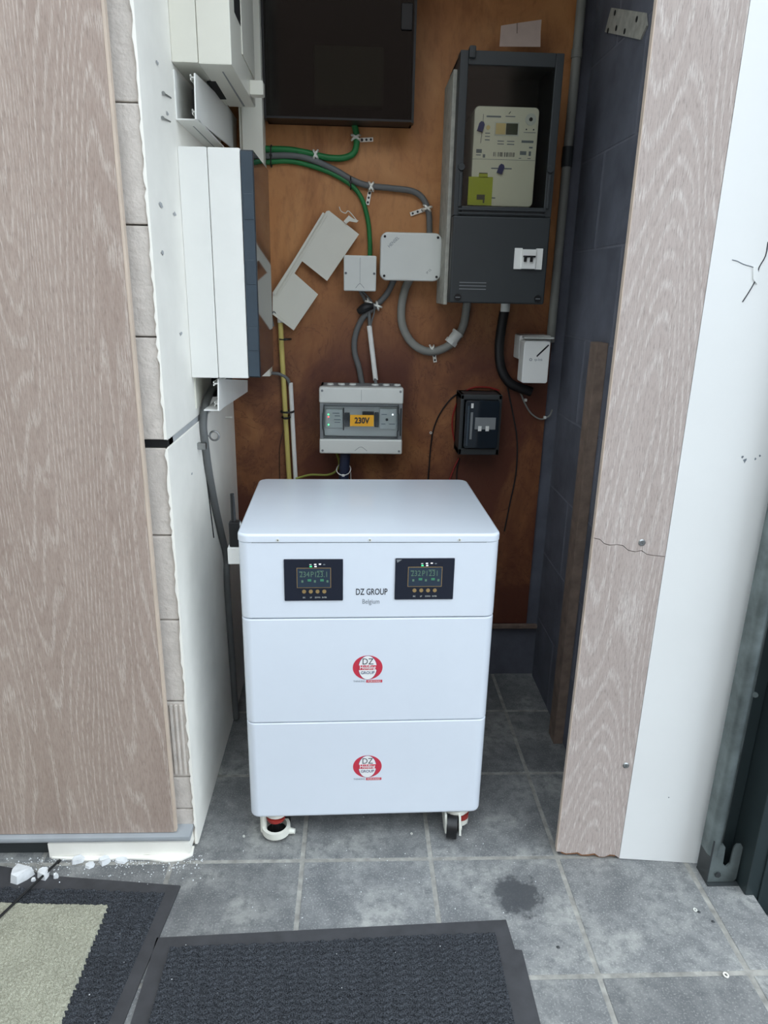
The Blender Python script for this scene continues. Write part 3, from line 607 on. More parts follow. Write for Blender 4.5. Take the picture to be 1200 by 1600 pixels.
ol = [(a+.015, z_w0+.01), (a+.013, z_w0+.026), (a+.010, z_w0+.03), (a+.010, z_w1-.03), (a+.013, z_w1-.026), (a+.015, z_w1-.007), (b-.017, z_w1-.007), (b-.015, z_w1-.026), (b-.012, z_w1-.03), (b-.012, z_w0+.03), (b-.015, z_w0+.026), (b-.017, z_w0+.008), (a+.015, z_w0+.01)]
tube('window_gasket', [(x, Yf+.0005, z) for x, z in ol], .0013, M['dgrey'], wd_, 6, straight=True)
box('hinge_bar', b-.0085, b-.004, Yf-.001, Yf+.004, z_w0+.012, z_w1-.012, M['dgrey'], e2, .001)
box('device_panel', a+.010, b-.010, Yf+.028, Yf+.032, z_w0, z_w1, M['white'], e2, 0)
zc = (z_w0+z_w1)/2
box('relay_unit', a+.018, a+.068, Yf+.018, Yf+.036, zc-.022, zc+.033, M['lgrey'], e2, .001); box('breaker', a+.074, a+.088, Yf+.016, Yf+.036, zc-.018, zc+.022, M['dgrey'], e2, .001); box('breaker', b-.082, b-.07, Yf+.016, Yf+.036, zc-.018, zc+.024, M['dgrey'], e2, .001)
box('breaker', a+.125, b-.084, Yf+.014, Yf+.036, zc+.012, zc+.026, M['black'], e2, .001); box('meter_unit', b-.068, b-.018, Yf+.018, Yf+.036, zc-.024, zc+.036, M['lgrey'], e2, .001); box('divider', a+.0685, a+.0715, Yf+.012, Yf+.036, zc-.028, zc+.036, M['black'], e2, 0)
for x, z, m in ((a+.026, zc+.017, 'led_g'), (a+.026, zc+.010, 'led_r'), (a+.026, zc-.013, 'led_g'), (b-.029, zc+.019, 'led_w')): disc('indicator', (x, Yf+.0182, z), (0, -1, 0), .0022, .001, M[m], e2, 8)
for k, (x, z, w_) in enumerate(((a+.038, zc+.02, .02), (a+.044, zc+.012, .016), (a+.042, zc+.001, .02), (a+.044, zc-.007, .016), (b-.062, zc+.018, .016), (b-.062, zc-.01, .012), (b-.04, zc-.01, .018))): box('printed_line', x, x+w_, Yf+.0174, Yf+.0182, z, z+.0022, M['greyink'], e2, 0)
disc('knob', (b-.046, Yf+.0182, zc+.004), (0, -1, 0), .004, .002, M['dgrey'], e2, 12)
st = box('sticker', *(lambda s: (s[0], s[1], Yf-.0008, Yf+.001, s[2], s[3]))(span(547, 648.5, 584, 666, Yf)), M['orange'], e2, 0)
p = W(565.5, 657.5, Yf-.001); text('sticker_text', '230V', .0235, p, XA, ZA, M['ink'], st, .86, .0009)
for k in range(7):
    x = a+.03+k*.033
    if k in (0, 1, 2, 4, 5, 6): disc('knockout', (x, 2.075, d), ZA, .011, .004, M['lgrey'], e2, 16, .009)
# dark enclosure on the right
a, b, c, d = .307, .430, .803, .983
Yf = 2.03; e3 = thing('dark_enclosure', ((a+b)/2, 2.07, c), 'small dark grey breaker enclosure with a glossy tinted window', 'enclosure')
obj('base', *join(gbox(a, b, YB-.02, YB, c, d), gbox(a, a+.012, Yf, YB, c, d, .003), gbox(b-.012, b, Yf, YB, c, d, .003), gbox(a, b, Yf, YB, d-.016, d, .003), gbox(a, b, Yf, YB, c, c+.02, .003)), M['dgrey'], e3)
rr_front('window', a+.014, b-.008, c+.022, d-.016, .008, Yf-.012, Yf+.012, M['smokedoor'], e3, .004)
box('breaker_row', a+.044, b-.018, Yf-.0135, Yf-.0115, c+.08, d-.065, M['mgrey'], e3, .0005)
for k in range(2): box('breaker_switch', a+.054+k*.022, a+.064+k*.022, Yf-.0145, Yf-.013, c+.075, c+.09, M['white'], e3, .0005)
box('window_handle', a+.020, a+.026, Yf-.016, Yf-.01, c+.03, d-.03, M['smokeside'], e3, .001)
box('painted_glare', a+.030, a+.037, Yf-.0135, Yf-.0115, c+.05, d-.05, M['mgrey'], e3, .0005); box('bright_patch', a+.030, a+.037, Yf-.0135, Yf-.0115, d-.038, d-.024, M['white'], e3, .0005)  # vertical glare painted as thin strips on the window
# meter box
a, b, c, d = .246, .492, 1.240, 1.815
Yf = 1.90; mb = thing('meter_box', ((a+b)/2, 2.0, c), 'tall dark grey electricity meter box with tinted window', 'meter box')
obj('housing', *join(gbox(a, b, YB-.015, YB, c, d), gbox(a, a+.008, Yf+.04, YB, c, d), gbox(b-.008, b, Yf+.04, YB, c, d), gbox(a, b, Yf+.04, YB, d-.008, d), gbox(a, b, Yf+.04, YB, c, c+.008)), M['dgrey'], mb)
box('side_board', a-.0125, a-.002, Yf+.045, YB, c-.006, d-.03, M['weather'], mb, .002)
zs_ = 1.452
lc = box('lower_cover', a-.002, b+.002, Yf, Yf+.045, c, zs_, M['dgrey'], mb, .005, 3)
obj('upper_frame', *join(gbox(a-.002, a+.018, Yf+.004, Yf+.05, zs_, d, .002), gbox(b-.018, b+.002, Yf+.004, Yf+.05, zs_, d, .002), gbox(a+.018, b-.018, Yf+.004, Yf+.05, d-.03, d, .002), gbox(a+.018, b-.018, Yf+.002, Yf+.05, zs_, zs_+.022, .002)), M['dgrey'], mb)
for z in (zs_+.003, zs_+.012): box('cover_rib', a+.01, b-.014, Yf-.003, Yf+.003, z, z+.004, M['dgrey'], mb, .001)
box('window', a+.016, b-.016, Yf+.008, Yf+.010, zs_+.02, d-.026, M['tint'], mb, 0)
for x in (a+.003, b-.02): disc('hinge_knob', (x+.010, Yf+.004, 1.563), (0, -1, 0), .009, .005, M['dgrey'], mb, 18, .008); box('slide_rail', x+.006, x+.014, Yf-.001, Yf+.005, zs_+.02, 1.55, M['dgrey'], mb, .002)
box('top_catch', a+.018, a+.034, Yf-.004, Yf+.02, d-.018, d+.008, M['dgrey'], mb, .003)
for x in (a+.019, b-.016): sc = disc('cover_screw', (x, Yf, c+.014), (0, -1, 0), .009, .003, M['black'], lc, 18); box('screw_slot', x-.006, x+.006, Yf-.0036, Yf-.003, c+.013, c+.015, M['mgrey'], sc, 0)
for k in range(3): box('cover_groove', a+.022, a+.092, Yf-.0008, Yf, c+.034+k*.008, c+.036+k*.008, M['mgrey'], lc, 0)
s = span(803, 388, 847, 421, Yf); br = box('main_breaker', s[0]+.018, s[1]-.018, Yf-.010, Yf, s[2]+.001, s[3]-.003, M['white'], mb, .001)
bm_ = box('breaker_frame', s[0], s[0]+.020, Yf-.005, Yf, s[2], s[3], M['white'], mb, .001); box('breaker_frame', s[1]-.018, s[1], Yf-.005, Yf, s[2], s[3], M['white'], mb, .001)
box('toggle_bar', s[0]+.021, s[1]-.020, Yf-.014, Yf-.01, s[3]-.022, s[3]-.018, M['black'], br, .001)
for k in range(2): box('toggle', s[0]+.023+k*.016, s[0]+.030+k*.016, Yf-.016, Yf-.01, s[2]+.018, s[3]-.020, M['black'], br, .001)
disc('cable_gland', W(789, 487, 2.0), ZA, .013, .03, M['lgrey'], mb, 16)
Ym = 1.925; s = span(738, 166, 838, 323, Ym)
mt = thing('smart_meter', ((s[0]+s[1])/2, 2.02, s[2]), 'cream smart electricity meter with lime cover inside the meter box', 'meter')
hb = rr_front('housing', s[0], s[1], s[2], s[3], .012, Ym, YB-.015, M['meter'], mt, .004)
w_, h_ = s[1]-s[0], s[3]-s[2]
def mp(px, py): return s[0]+w_*((px-95)/(900-95)), s[3]-h_*((py-115)/(1445-115))   # from the enlarged crop of the meter
def mrect(name, x0, y0, x1, y1, m, t=.0012, par=None, off=0): 
    u0, v0 = mp(x0, y1); u1, v1 = mp(x1, y0); return box(name, u0, u1, Ym-off-t, Ym-off+.0002, v0, v1, M[m], par or mt, 0)
mrect('lcd_bezel', 355, 320, 655, 495, 'lgrey', .0015); mrect('lcd_label', 365, 335, 490, 480, 'lcdlabel', .001, None, .0015); mrect('lcd', 495, 335, 640, 480, 'lcd', .001, None, .0015)
x, z = mp(795, 275); disc('optical_port', (x, Ym, z), (0, -1, 0), .0135, .002, M['lgrey'], mt, 24); disc('port_hole', (x, Ym-.002, z), (0, -1, 0), .0045, .0006, M['black'], mt, 14)
for q in ((750, 405), (840, 405)): x, z = mp(*q); disc('pulse_led', (x, Ym, z), (0, -1, 0), .0018, .0006, M['ink'], mt, 8)
x, z = mp(272, 395); disc('push_button', (x, Ym, z), (0, -1, 0), .005, .002, M['lcdlabel'], mt, 16)
for x0_, y0_, x1_, y1_ in ((245, 240, 425, 262), (480, 238, 600, 250), (240, 462, 300, 474), (240, 505, 300, 516), (240, 548, 300, 562), (400, 560, 480, 572), (520, 560, 610, 572), (400, 598, 480, 610), (520, 598, 610, 612), (700, 548, 850, 580), (800, 630, 845, 650), (140, 680, 210, 730), (140, 750, 200, 762), (225, 745, 255, 790), (690, 690, 770, 740), (800, 690, 830, 750), (680, 780, 710, 790), (790, 780, 830, 790), (340, 920, 600, 936), (290, 1320, 415, 1338), (720, 440, 870, 448)): mrect('printed_line', x0_, y0_, x1_, y1_, 'greyink', .0003)
for k in range(22):
    if random.random() < .78: mrect('barcode_bar', 345+k*13.5, 712, 345+k*13.5+random.choice((4, 7, 9)), 770, 'ink', .0003)
mrect('case_seam', 100, 808, 885, 813, 'mgrey', .0004)
lm = mrect('lime_cover', 62, 1050, 368, 1436, 'lime', .003); mrect('lime_tab', 190, 1005, 300, 1060, 'lime', .003); mrect('tab_slot', 192, 992, 298, 1006, 'ink', .0006)
mrect('cover_window', 175, 1290, 278, 1360, 'lcd', .0006, lm, .003); mrect('cover_window', 255, 1350, 275, 1405, 'lcd', .0006, lm, .003)
for cx_, cy_, an in ((182, 390, -15), (460, 938, -18)):
    x, z = mp(cx_, cy_); ca, sa = math.cos(math.radians(an)), math.sin(math.radians(an))
    pts = [(-.007, -.011), (.007, -.011), (.007, .006), (.003, .011), (-.004, .011), (-.007, .006)]
    prism('seal', [(x+px*ca-pz*sa, Ym-.001, z+px*sa+pz*ca) for px, pz in pts], (0, -.006, 0), M['seal'], mt)
x, z = mp(205, 300); tube('seal_wire', [(mp(205, 225)[0], Ym-.001, mp(205, 225)[1]), (mp(205, 330)[0], Ym-.001, mp(205, 330)[1])], .0005, M['ink'], mt, 5, straight=True); tube('seal_wire', [(mp(198, 460)[0], Ym-.001, mp(198, 460)[1]), (mp(188, 600)[0], Ym-.001, mp(188, 600)[1])], .0005, M['ink'], mt, 5, straight=True)
x, z = mp(530, 200); tube('printed_arrow', [(x-.002, Ym-.0003, z-.002), (x+.002, Ym-.0003, z+.003)], .0009, M['ink'], mt, 5, straight=True)
tb = thing('terminal_block', (.35, 1.97, 1.475), 'pale terminal strip directly under the smart meter', 'terminal block')
a_, b_, c_, d_ = span(752, 326, 826, 337, 1.95)
box('block', a_, b_, 1.95, YB-.015, c_-.006, d_, M['meter'], tb, .001)
for k, x in enumerate((.26, .34, .66, .80)): box('terminal', a_+(b_-a_)*x, a_+(b_-a_)*(x+.07), 1.9485, 1.9505, c_, d_-.001, M['black' if k == 2 else 'mgrey'], tb, 0)
pp = [W(*q, 2.03) for q in ((783, 40), (815, 33), (848, 28), (845, 50), (843, 75), (779, 75))]
ppth = thing('paper_slip', W(812, 72, 2.03), 'folded brownish paper slip tucked on top of the meter box', 'paper')
prism('sheet', [p+Vector((0, .012*math.sin(i), 0)) for i, p in enumerate(pp)], (0, .0015, 0), M['paper'], ppth)
tube('crease', [W(808, 36, 2.028), W(808, 52, 2.026)], .001, M['wood'], ppth, 5, straight=True)
# socket and wifi extender
s = span(811, 524, 860, 562, 2.05)
so = thing('wall_socket', ((s[0]+s[1])/2, 2.09, s[2]), 'white surface socket behind the plug-in network extender', 'socket')
box('base', s[0], s[1], 2.05, YB, s[2], s[3], M['white'], so, .004); box('flap', s[0]+.006, s[1]+.001, 2.02, 2.05, s[3]-.008, s[3]-.003, M['lgrey'], so, .001)
s = span(817, 533, 858, 599, 1.995)
ex = thing('network_extender', ((s[0]+s[1])/2, 2.02, s[2]), 'white plug-in network extender with a printed logo and pen mark', 'network adapter')
rr_front('body', s[0], s[1], s[2], s[3], .007, 1.995, 2.05, M['white'], ex, .003)
p = W(838, 562, 1.995); text('logo_text', 'tp-link', .010, p+Vector((.006, 0, 0)), XA, ZA, M['greyink'], ex, .9); obj('logo_mark', *gring(p+Vector((-.016, -.0003, 0)), (0, -1, 0), .004, .0025, .0004, 14), M['greyink'], ex)
for k in range(3): prism('pen_mark', [W(838+k*2, 556-k*2, 1.995), W(839+k*2, 558-k*2, 1.995), W(854+k*2, 544-k*2, 1.995), W(853+k*2, 542-k*2, 1.995)], (0, -.0004, 0), M['ink'], ex)
# trunking offcut hung on the plywood
Yo = 2.095
oc = thing('trunking_offcut', W(430, 500, Yo), 'notched white plastic trunking offcut hanging diagonally on the plywood', 'trunking')
out = [(510, 330), (514, 329), (561, 366), (511, 439), (472, 408), (460, 427), (497, 460), (459, 516), (426, 491), (426, 457), (466, 395)]
prism('plate', [W(*q, Yo) for q in out], (0, .003, 0), M['cream'], oc)
for d0, d1 in ((0, 3), (5, 7)):
    q = [(505-.5+d0, 332+d0*.6), (505-.5+d1, 332+d1*.6), (427+d1, 459+d1*.6), (427+d0, 459+d0*.6)]
    prism('rim', [W(*k, Yo) for k in q], (0, -.006 if d0 == 0 else -.003, 0), M['cream'], oc)
q = [(537, 346), (545, 337), (552, 342), (560, 345), (557, 348), (546, 346), (541, 350)]
prism('hook', [W(*k, Yo) for k in q], (0, -.008, 0), M['cream'], oc)
tube('hook_spring', [W(*k, Yo-.004) for k in ((530, 323), (533, 330), (540, 333), (545, 330), (558, 345))], .0012, M['cream'], oc, 6)
prism('end_lip', [W(*k, Yo) for k in ((426, 491), (459, 516), (461, 513), (428, 488))], (0, -.006, 0), M['cream'], oc)
# ------------------------------------------------------------------ cables on the plywood
def wc(name, px, r, m, label, off=None, seg=10, sm=6): return cable(name, [W(*q, YB-(r+.001 if off is None else off)) for q in px], r, m, label, seg, sm)
wc('green_cable', [(552, 188), (556, 205), (557, 225), (552, 240), (535, 247), (510, 246), (480, 239), (450, 234), (414, 233)], .0085, 'green', 'thick green cable dropping from the smoked enclosure and curving left')
wc('grey_cable', [(414, 244), (450, 243), (480, 247), (520, 264), (550, 281), (575, 290), (610, 294), (645, 299), (662, 312), (670, 335), (671, 366)], .0085, 'greyc', 'dark grey cable arching from the trunking to the rounded junction box')
wc('green_cable', [(414, 254), (450, 252), (485, 259), (520, 272), (548, 289), (565, 310), (575, 345), (578, 380), (578, 402)], .0065, 'green', 'thinner green cable running down to the small square junction box')
wc('grey_cable', [(616, 436), (604, 460), (585, 480), (566, 498), (555, 525), (554, 550), (561, 575), (566, 602)], .0085, 'greyc', 'grey cable winding from the rounded junction box to the 230V enclosure')
wc('grey_conduit', [(640, 436), (632, 455), (627, 485), (630, 512), (645, 537), (668, 549), (692, 545), (712, 530), (724, 508), (729, 480), (730, 466)], .012, 'conduit', 'thick grey flexible conduit looping under the rounded junction box')
p = [W(*q, YB-.014) for q in ((703, 537), (718, 517))]
cp = thing('conduit_coupling', p[0], 'white threaded coupling on the looped grey conduit', 'coupling')
dv = (p[1]-p[0]); obj('nut', *gdisc(p[0], dv, .019, .012, 6), M['lgrey'], cp); disc('sleeve', p[0]+dv.normalized()*.012, dv, .016, .022, M['lgrey'], cp, 18); disc('collar', p[0]+dv.normalized()*.034, dv, .0185, .007, M['lgrey'], cp, 18)
wc('black_cable', [(788, 486), (783, 515), (780, 545), (783, 575), (795, 597), (812, 606), (830, 612)], .0145, 'blackc', 'thick black cable curving down from the meter box', .016)
wc('thin_grey_wire', [(562, 453), (570, 468), (576, 485), (578, 512)], .0055, 'greyc', 'grey wire pair leaving the small square junction box', .014)
wc('thin_grey_wire', [(565, 453), (580, 470), (585, 485), (580, 505), (579, 514)], .0022, 'greyc', 'thin looped grey wire under the small square junction box', .018)
cable('white_sleeve', [W(577, 509, YB-.014), W(587, 594, YB-.03)], .0075, 'white', 'short white sleeve tube above the 230V enclosure', 12)
cable('short_cable', [W(586, 590, YB-.03), W(588, 604, YB-.045)], .005, 'greyc', 'short grey cable end between white sleeve and 230V enclosure', 10)
yt = thing('yellow_tube', W(462, 900, YB-.012), 'yellow conduit tube with white end cap descending behind the cabinet', 'pipe')
tube('pipe', [W(438, 498, YB-.012), W(441, 560, YB-.012), W(452, 750, YB-.012), W(462, 900, YB-.012)], .0075, M['yellow'], yt, 12)
cable('white_tube', [W(454, 598, YB-.012), W(462, 750, YB-.012), W(471, 900, YB-.012)], .0068, 'white', 'white conduit tube beside the yellow one', 12)
cable('short_grey_cable', [W(424, 583, YB-.02), W(438, 585, YB-.018), W(449, 592, YB-.014), W(453, 603, YB-.012)], .005, 'greyc', 'short grey cable entering the white conduit tube', 10)
tube('end_cap', [W(437, 486, YB-.013), W(438.5, 504, YB-.013)], .009, M['white'], yt, 12)
cable('black_loop', [W(431, 492, YB-.02), W(428, 488, YB-.028), W(424, 492, YB-.022), W(427, 510, YB-.02)], .003, 'greyc', 'small grey wire loop beneath the trunking offcut', 8)
wc('yellow_green_wire', [(526, 708), (530, 722), (526, 735), (512, 742), (485, 742), (462, 748)], .0035, 'ygw', 'yellow green earth wire curling left under the 230V enclosure', .02, 8)
cable('navy_cable', [W(540, 706, 2.06), W(538, 730, 2.06), W(537, 760, 2.06), W(536, 850, 2.08)], .016, 'navy', 'thick dark navy cable below the 230V enclosure', 12)
cable('thin_wire', [W(548, 738, 2.04), W(549, 770, 2.05)], .001, 'lgrey', 'thin pale wire beside the navy cable', 6)
wc('black_wire', [(738, 606), (712, 617), (694, 636), (681, 660), (674, 690), (668, 760)], .0022, 'blackc', 'thin black wire running down beside the 230V enclosure', .004, 6)
wc('red_wire', [(780, 610), (760, 605), (735, 607), (718, 622), (708, 648), (707, 672), (712, 694), (718, 703)], .0024, 'red', 'red wire looping around the small dark enclosure', .006, 6)
wc('red_wire', [(717, 716), (710, 730), (702, 750)], .002, 'red', 'short red wire below the small dark enclosure', .006, 6)
wc('black_wire', [(718, 716), (714, 735), (713, 765)], .002, 'blackc', 'short black wire below the small dark enclosure', .004, 6)
wc('brown_wire', [(793, 606), (802, 650), (808, 690), (806, 740), (796, 790), (788, 830)], .0022, 'blackc', 'thin dark wire descending right of the small dark enclosure', .004, 6)
wc('pale_wire', [(800, 600), (812, 612), (820, 630), (830, 646), (845, 655), (858, 650), (863, 640)], .0026, 'conduit', 'thin pale looped wire under the network extender', .006, 6)
wc('thin_brown_wire', [(443, 672), (437, 700), (437, 750)], .001, 'blackc', 'hair-thin dark wire left of the yellow conduit tube', .003, 5)
cd_ = thing('vertical_conduit', (.578, YB-.02, 1.1), 'grey vertical conduit pipe in the right rear corner', 'pipe')
tube('pipe', [(.575, YB-.02, 1.13), (.577, YB-.02, 2.295)], .0125, M['conduit'], cd_, 16, straight=True)
for z in (1.6, 1.86): disc('pipe_coupling', (.576, YB-.02, z), ZA, .0145, .05 if z < 1.7 else .02, M['conduit'] if z > 1.7 else M['dgrey'], cd_, 16)
# ties
def tie(px, horiz, w_px, off, label, m='blackc', r=.002):
    a, b = (W(px[0]-w_px, px[1], YB-off), W(px[0]+w_px, px[1], YB-off)) if horiz else (W(px[0], px[1]-w_px, YB-off), W(px[0], px[1]+w_px, YB-off))
    d = (b-a); n_ = d.length; mid = (a+b)/2; ax = d.normalized(); pts = []
    for k in range(17):
        t = 2*math.pi*k/16; pts.append(mid+ax*(n_/2*math.cos(t))+YA*(off-.002)*.95*math.sin(t)*-1)
    o = thing('cable_tie', mid, label, 'cable tie', 'cable ties'); tube('strap', pts, r, M[m], o, 6, 2); box('tie_head', mid.x-.004, mid.x+.004, mid.y-off, mid.y-off+.007, mid.z-.003, mid.z+.003, M[m], o, .001)
tie((424, 244), False, 17, .02, 'black tie bundling three cables beside the corner trunking')
tie((548, 286), False, 10, .02, 'black tie joining grey and green cables at their bend')
tie((446, 530), True, 9, .022, 'black tie around the yellow tube below the offcut'); tie((449, 643), True, 10, .022, 'upper black tie holding yellow and white tubes together', r=.003); tie((447, 652), True, 6, .022, 'lower black tie on the yellow tube', r=.003)
tie((537, 733), True, 11, .078, 'white tie around the navy cable', 'white', .0016)
p = W(570, 481, YB-.03); tag(obj('tape_wrap', *gtube([W(560, 487, YB-.016), W(570, 481, YB-.022), W(582, 478, YB-.016)], lambda t: .009+.004*math.sin(math.pi*t), 10, 4), M['blackc']), 'black tape lump where cables cross under the small junction box', 'tape')
# perforated saddle straps
def strap(cx, cy, ang, px, py, label, n=3, L=.036):
    c0 = W(cx, cy, YB-.0195); s_ = thing('saddle_clip', c0, label, 'clip', 'perforated saddle clips')
    ax = Vector((math.cos(math.radians(ang)), 0, math.sin(math.radians(ang)))); ay = Vector((-ax.z, 0, ax.x))
    obj('band', *join(gtube([c0+ay*.011+ax*.006+YA*.010, c0+ay*.007+ax*.004, c0, c0-ay*.007-ax*.004, c0-ay*.011-ax*.006+YA*.010],   .0032, 6, 3), gtube([c0+ay*.011-ax*.006+YA*.010, c0+ay*.007-ax*.004, c0, c0-ay*.007+ax*.004, c0-ay*.011+ax*.006+YA*.010], .0032, 6, 3)), M['zinc'], s_)
    b0_, b1_ = W(*px, YB-.003), W(*py, YB-.003); d = (b1_-b0_); st_ = d/n; bx_ = d.normalized(); by_ = YA.cross(bx_)
    wv_ = .0052; V, F = gprism([b0_+by_*wv_, b1_+by_*wv_, b1_-by_*wv_, b0_-by_*wv_], (0, -.0015, 0))
    ps = obj('perforated_strip', V, F, M['zinc'], s_)
    for k in range(n): disc('strip_hole', b0_+st_*(k+.5)-YA*.0014, (0, -1, 0), .0032 if k else .0038, .0004, M['dgrey'], ps, 10)
strap(556, 214, 90, (562, 219), (583, 218), 'perforated metal saddle clip on the green cable below the smoked enclosure')
strap(493, 241, 0, (490, 249), (497, 249), 'small saddle clip on the upper green cable near the trunking', 1)
strap(580, 291, 0, (578, 298), (574, 320), 'perforated saddle clip hanging below the grey cable bend')
strap(668, 325, 80, (664, 327), (641, 335), 'perforated saddle clip beside the rounded junction box cable')
strap(675, 546, 0, (678, 552), (680, 566), 'saddle clip at the bottom of the looped grey conduit', 2)
strap(576, 472, 45, (573, 476), (580, 468), 'saddle clip by the tape lump under the small junction box', 1)
strap(590, 478, 45, (587, 474), (593, 482), 'saddle clip on the grey cable right of the tape lump', 1)
p = W(673, 676, YB-.004); tag(obj('wire_clip', *gring(p, (0, -1, 0), .004, .0022, .003, 12), M['zinc']), 'tiny round clip on the thin black wire', 'clip')
for q, lab in (((805, 605), 'small clip on the pale wire beside the black cable'), ((821, 625), 'small clip midway along the pale looped wire'), ((851, 652), 'small clip at the end of the pale looped wire')):
    p = W(*q, YB-.004); tag(box('wire_clip', p.x-.004, p.x+.004, YB-.01, YB, p.z-.004, p.z+.004, M['lgrey'], None, .001), lab, 'clip', 'wire clips on the pale wire')
# ------------------------------------------------------------------ mats
def ribmat(name, label, quad, outer, border_h=.006, pitch=.013, nu=220, nv=70):
    t = thing(name, (sum(p.x for p in outer)/len(outer), sum(p.y for p in outer)/len(outer), 0), label, 'mat')
    prism('rubber_border', [Vector((p.x, p.y, 0.0005)) for p in outer], (0, 0, border_h-.002), M['rubber'], t)
    a, b, c, d = quad; V = []; F = []
    for j in range(nv+1):
        for i in range(nu+1):
            u, v = i/nu, j/nv; p = (a*(1-u)+b*u)*(1-v)+(d*(1-u)+c*u)*v
            tri = abs((p.x/.030) % 1-.5)*2; ph = p.y/pitch+.55*tri; hgt = .0055*abs(math.sin(math.pi*ph))**1.3+random.uniform(-.0006, .0006)
            e = min(i, nu-i, j*2, (nv-j)*2); V.append(Vector((p.x, p.y, border_h-.002+(hgt+.001 if e > 1 else -.001))))
    for j in range(nv):
        for i in range(nu): k = j*(nu+1)+i; F.append((k, k+1, k+nu+2, k+nu+1))
    obj('ribbed_field', V, F, M['rib'], t, smooth=False)
    return t
f = lambda x, y: Vector((x, y, 0))
m2 = ribmat('black_doormat', 'black ribbed doormat in the bottom centre, overlapping the frame edge', (f(-.366, 1.082), f(.300, 1.104), f(.300, .52), f(-.368, .52)), [f(-.396, 1.106), f(.327, 1.134), f(.331, 1.064), f(.345, 1.062), f(.345, .49), f(-.396, .49)], nu=420, nv=250)
m1 = ribmat('bordered_doormat', 'black ribbed doormat with beige carpet centre at the lower left', (f(-1.3, 1.27), f(-.405, 1.217), f(-.470, .55), f(-1.3, .55)), [f(-1.32, 1.315), f(-.80, 1.299), f(-.658, 1.267), f(-.379, 1.236), f(-.4035, 1.0), f(-.409, .93), f(-.43, .52), f(-1.32, .52)], nu=420, nv=250)
V = []; F = []; nu, nv = 220, 190
ca, cb, cc, cd2 = f(-1.25, 1.215), f(-.517, 1.182), f(-.518, .60), f(-1.25, .60)
for j in range(nv+1):
    for i in range(nu+1):
        u, v = i/nu, j/nv; q = (ca*(1-u)+cb*u)*(1-v)+(cd2*(1-u)+cc*u)*v
        e = min(i, nu-i, j, nv-j)
        jit = .002 if e == 0 else .0012
        V.append(Vector((q.x+random.uniform(-jit, jit), q.y+random.uniform(-jit, jit), .0055 if e == 0 else .0135+random.uniform(-.0014, .0016))))
for j in range(nv):
    for i in range(nu): k = j*(nu+1)+i; F.append((k, k+1, k+nu+2, k+nu+1))
obj('carpet_centre', V, F, M['carpet'], m1, smooth=False)
# rod lying on the mat, plaster rubble, bits on the floor
rd = thing('black_rod', FZ(40, 1395, .02), 'thin black rod with a ball tip lying across the left mat', 'rod')
pts = [FZ(90, 1347, .014), FZ(0, 1432, .0195), FZ(-60, 1490, .0195)]
tube('shaft', pts, .0028, M['black'], rd, 8, straight=True)
V, F = gdisc(pts[0]-Vector((0, 0, .001)), (pts[0]-pts[1]), .0045, .007, 12, .0035); obj('ball_tip', V, F, M['black'], rd)
def chunk(px, s, h, lab, rot, z=0.0, sx=1.0):
    c = FZ(*px, z); n = 7; poly = [(c.x+math.cos(2*math.pi*k/n+rot)*s*sx*random.uniform(.7, 1.1), c.y+math.sin(2*math.pi*k/n+rot)*s*random.uniform(.6, 1.05)) for k in range(n)]
    V = [Vector((x, y, z+random.uniform(0, .001))) for x, y in poly]+[Vector((c.x+(x-c.x)*.85, c.y+(y-c.y)*.8, z+h*random.uniform(.7, 1.15))) for x, y in poly]
    F = [tuple(range(n)), tuple(range(2*n-1, n-1, -1))]+[(i, (i+1) % n, n+(i+1) % n, n+i) for i in range(n)]
    tag(obj('plaster_chunk', V, F, M['rubble'], None, smooth=False), lab, 'rubble', 'plaster chunks by the sill')
chunk((33, 1370), .026, .02, 'largest pale plaster chunk on the left mat edge', .3, .004, 1.1); chunk((68, 1369), .017, .016, 'plaster chunk crossed by the black rod', .9, .004); chunk((88, 1371), .007, .010, 'small plaster chunk right of the black rod', .2, .004)
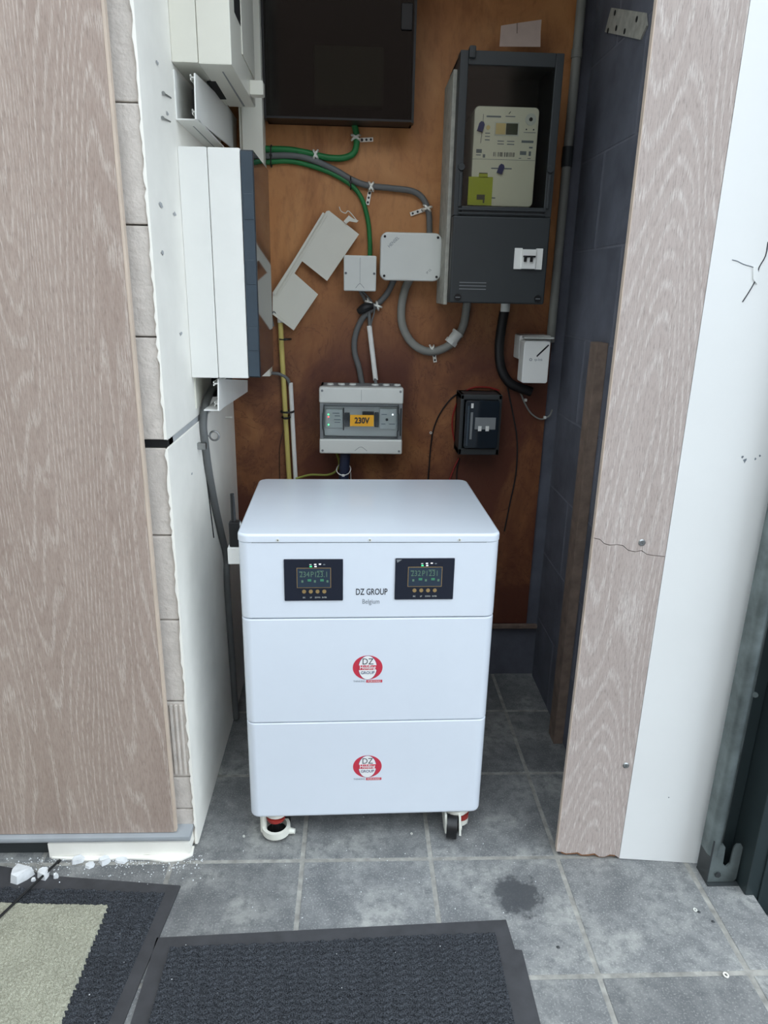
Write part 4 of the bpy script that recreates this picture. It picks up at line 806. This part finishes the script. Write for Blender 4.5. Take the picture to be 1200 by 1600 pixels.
chunk((122, 1346), .013, .010, 'flat plaster chunk by the sill left of the triangular one', .5, 0, 1.4); chunk((141, 1353), .013, .007, 'triangular plaster chunk by the sill', 1.2); chunk((164, 1347), .014, .012, 'squarish plaster chunk by the sill', .1, 0, 1.2); chunk((190, 1345), .013, .007, 'low plaster chunk rightmost along the sill', .7, 0, 1.5); chunk((52, 1376), .006, .006, 'tiny plaster crumb between the two big chunks', 0, .004)
V = []; F = []
def crumb(c, s):
    q = gdisc(c, (random.uniform(-.5, .5), random.uniform(-.5, .5), 1), s, s*.8, 5, s*.6); n = len(V); V.extend(q[0]); F.extend([tuple(i+n for i in f_) for f_ in q[1]])
for k in range(420):
    x = -.80+random.random()**.8*.46; y = 1.327-abs(random.gauss(0, .03)); crumb(Vector((x, y, 0.0 if y > 1.305 else .001)), random.uniform(.0005, .002))
for k in range(60): crumb(Vector((random.uniform(-.85, -.42), random.uniform(.93, 1.25), .0065)), random.uniform(.0007, .0016))
for k in range(22): crumb(Vector((random.uniform(-.36, .30), random.uniform(.93, 1.09), .0065)), random.uniform(.0007, .0016))
for k in range(60): crumb(Vector((random.uniform(-.36, .46), random.uniform(1.14, 1.45), 0)), random.uniform(.0006, .0016))
tag(obj('plaster_dust', V, F, M['rubble'], None, smooth=False, kind='stuff'), 'scattered plaster crumbs and dust on floor and mats', 'dust')
for px, r, lab in (((1086, 1422), .0045, 'zinc washer on the tile nearest the steel track'), ((1134, 1524), .006, 'small eyelet lying on the tile joint lower right'), ((643, 1303), .003, 'tiny ring on the tile under the cabinet'), ((381, 1307), .003, 'tiny ring on the tile beside the left castor')):
    tag(obj('metal_ring', *gring(FZ(*px, .0005), (.15, -.1, 1), r, r*.5, .0018, 14), M['zinc']), lab, 'washer')
for px, lab in (((1092, 1425), 'dark flat pebble beside the zinc washer'), ((872, 1480), 'dark bit on the floor right of the black mat'), ((1114, 1440), 'black bit beside the right tile joint')):
    c = FZ(*px); tag(obj('floor_bit', *gdisc(c, (.1, .2, 1), .0042, .002, 7, .002), M['dgrey'], smooth=False), lab, 'debris')
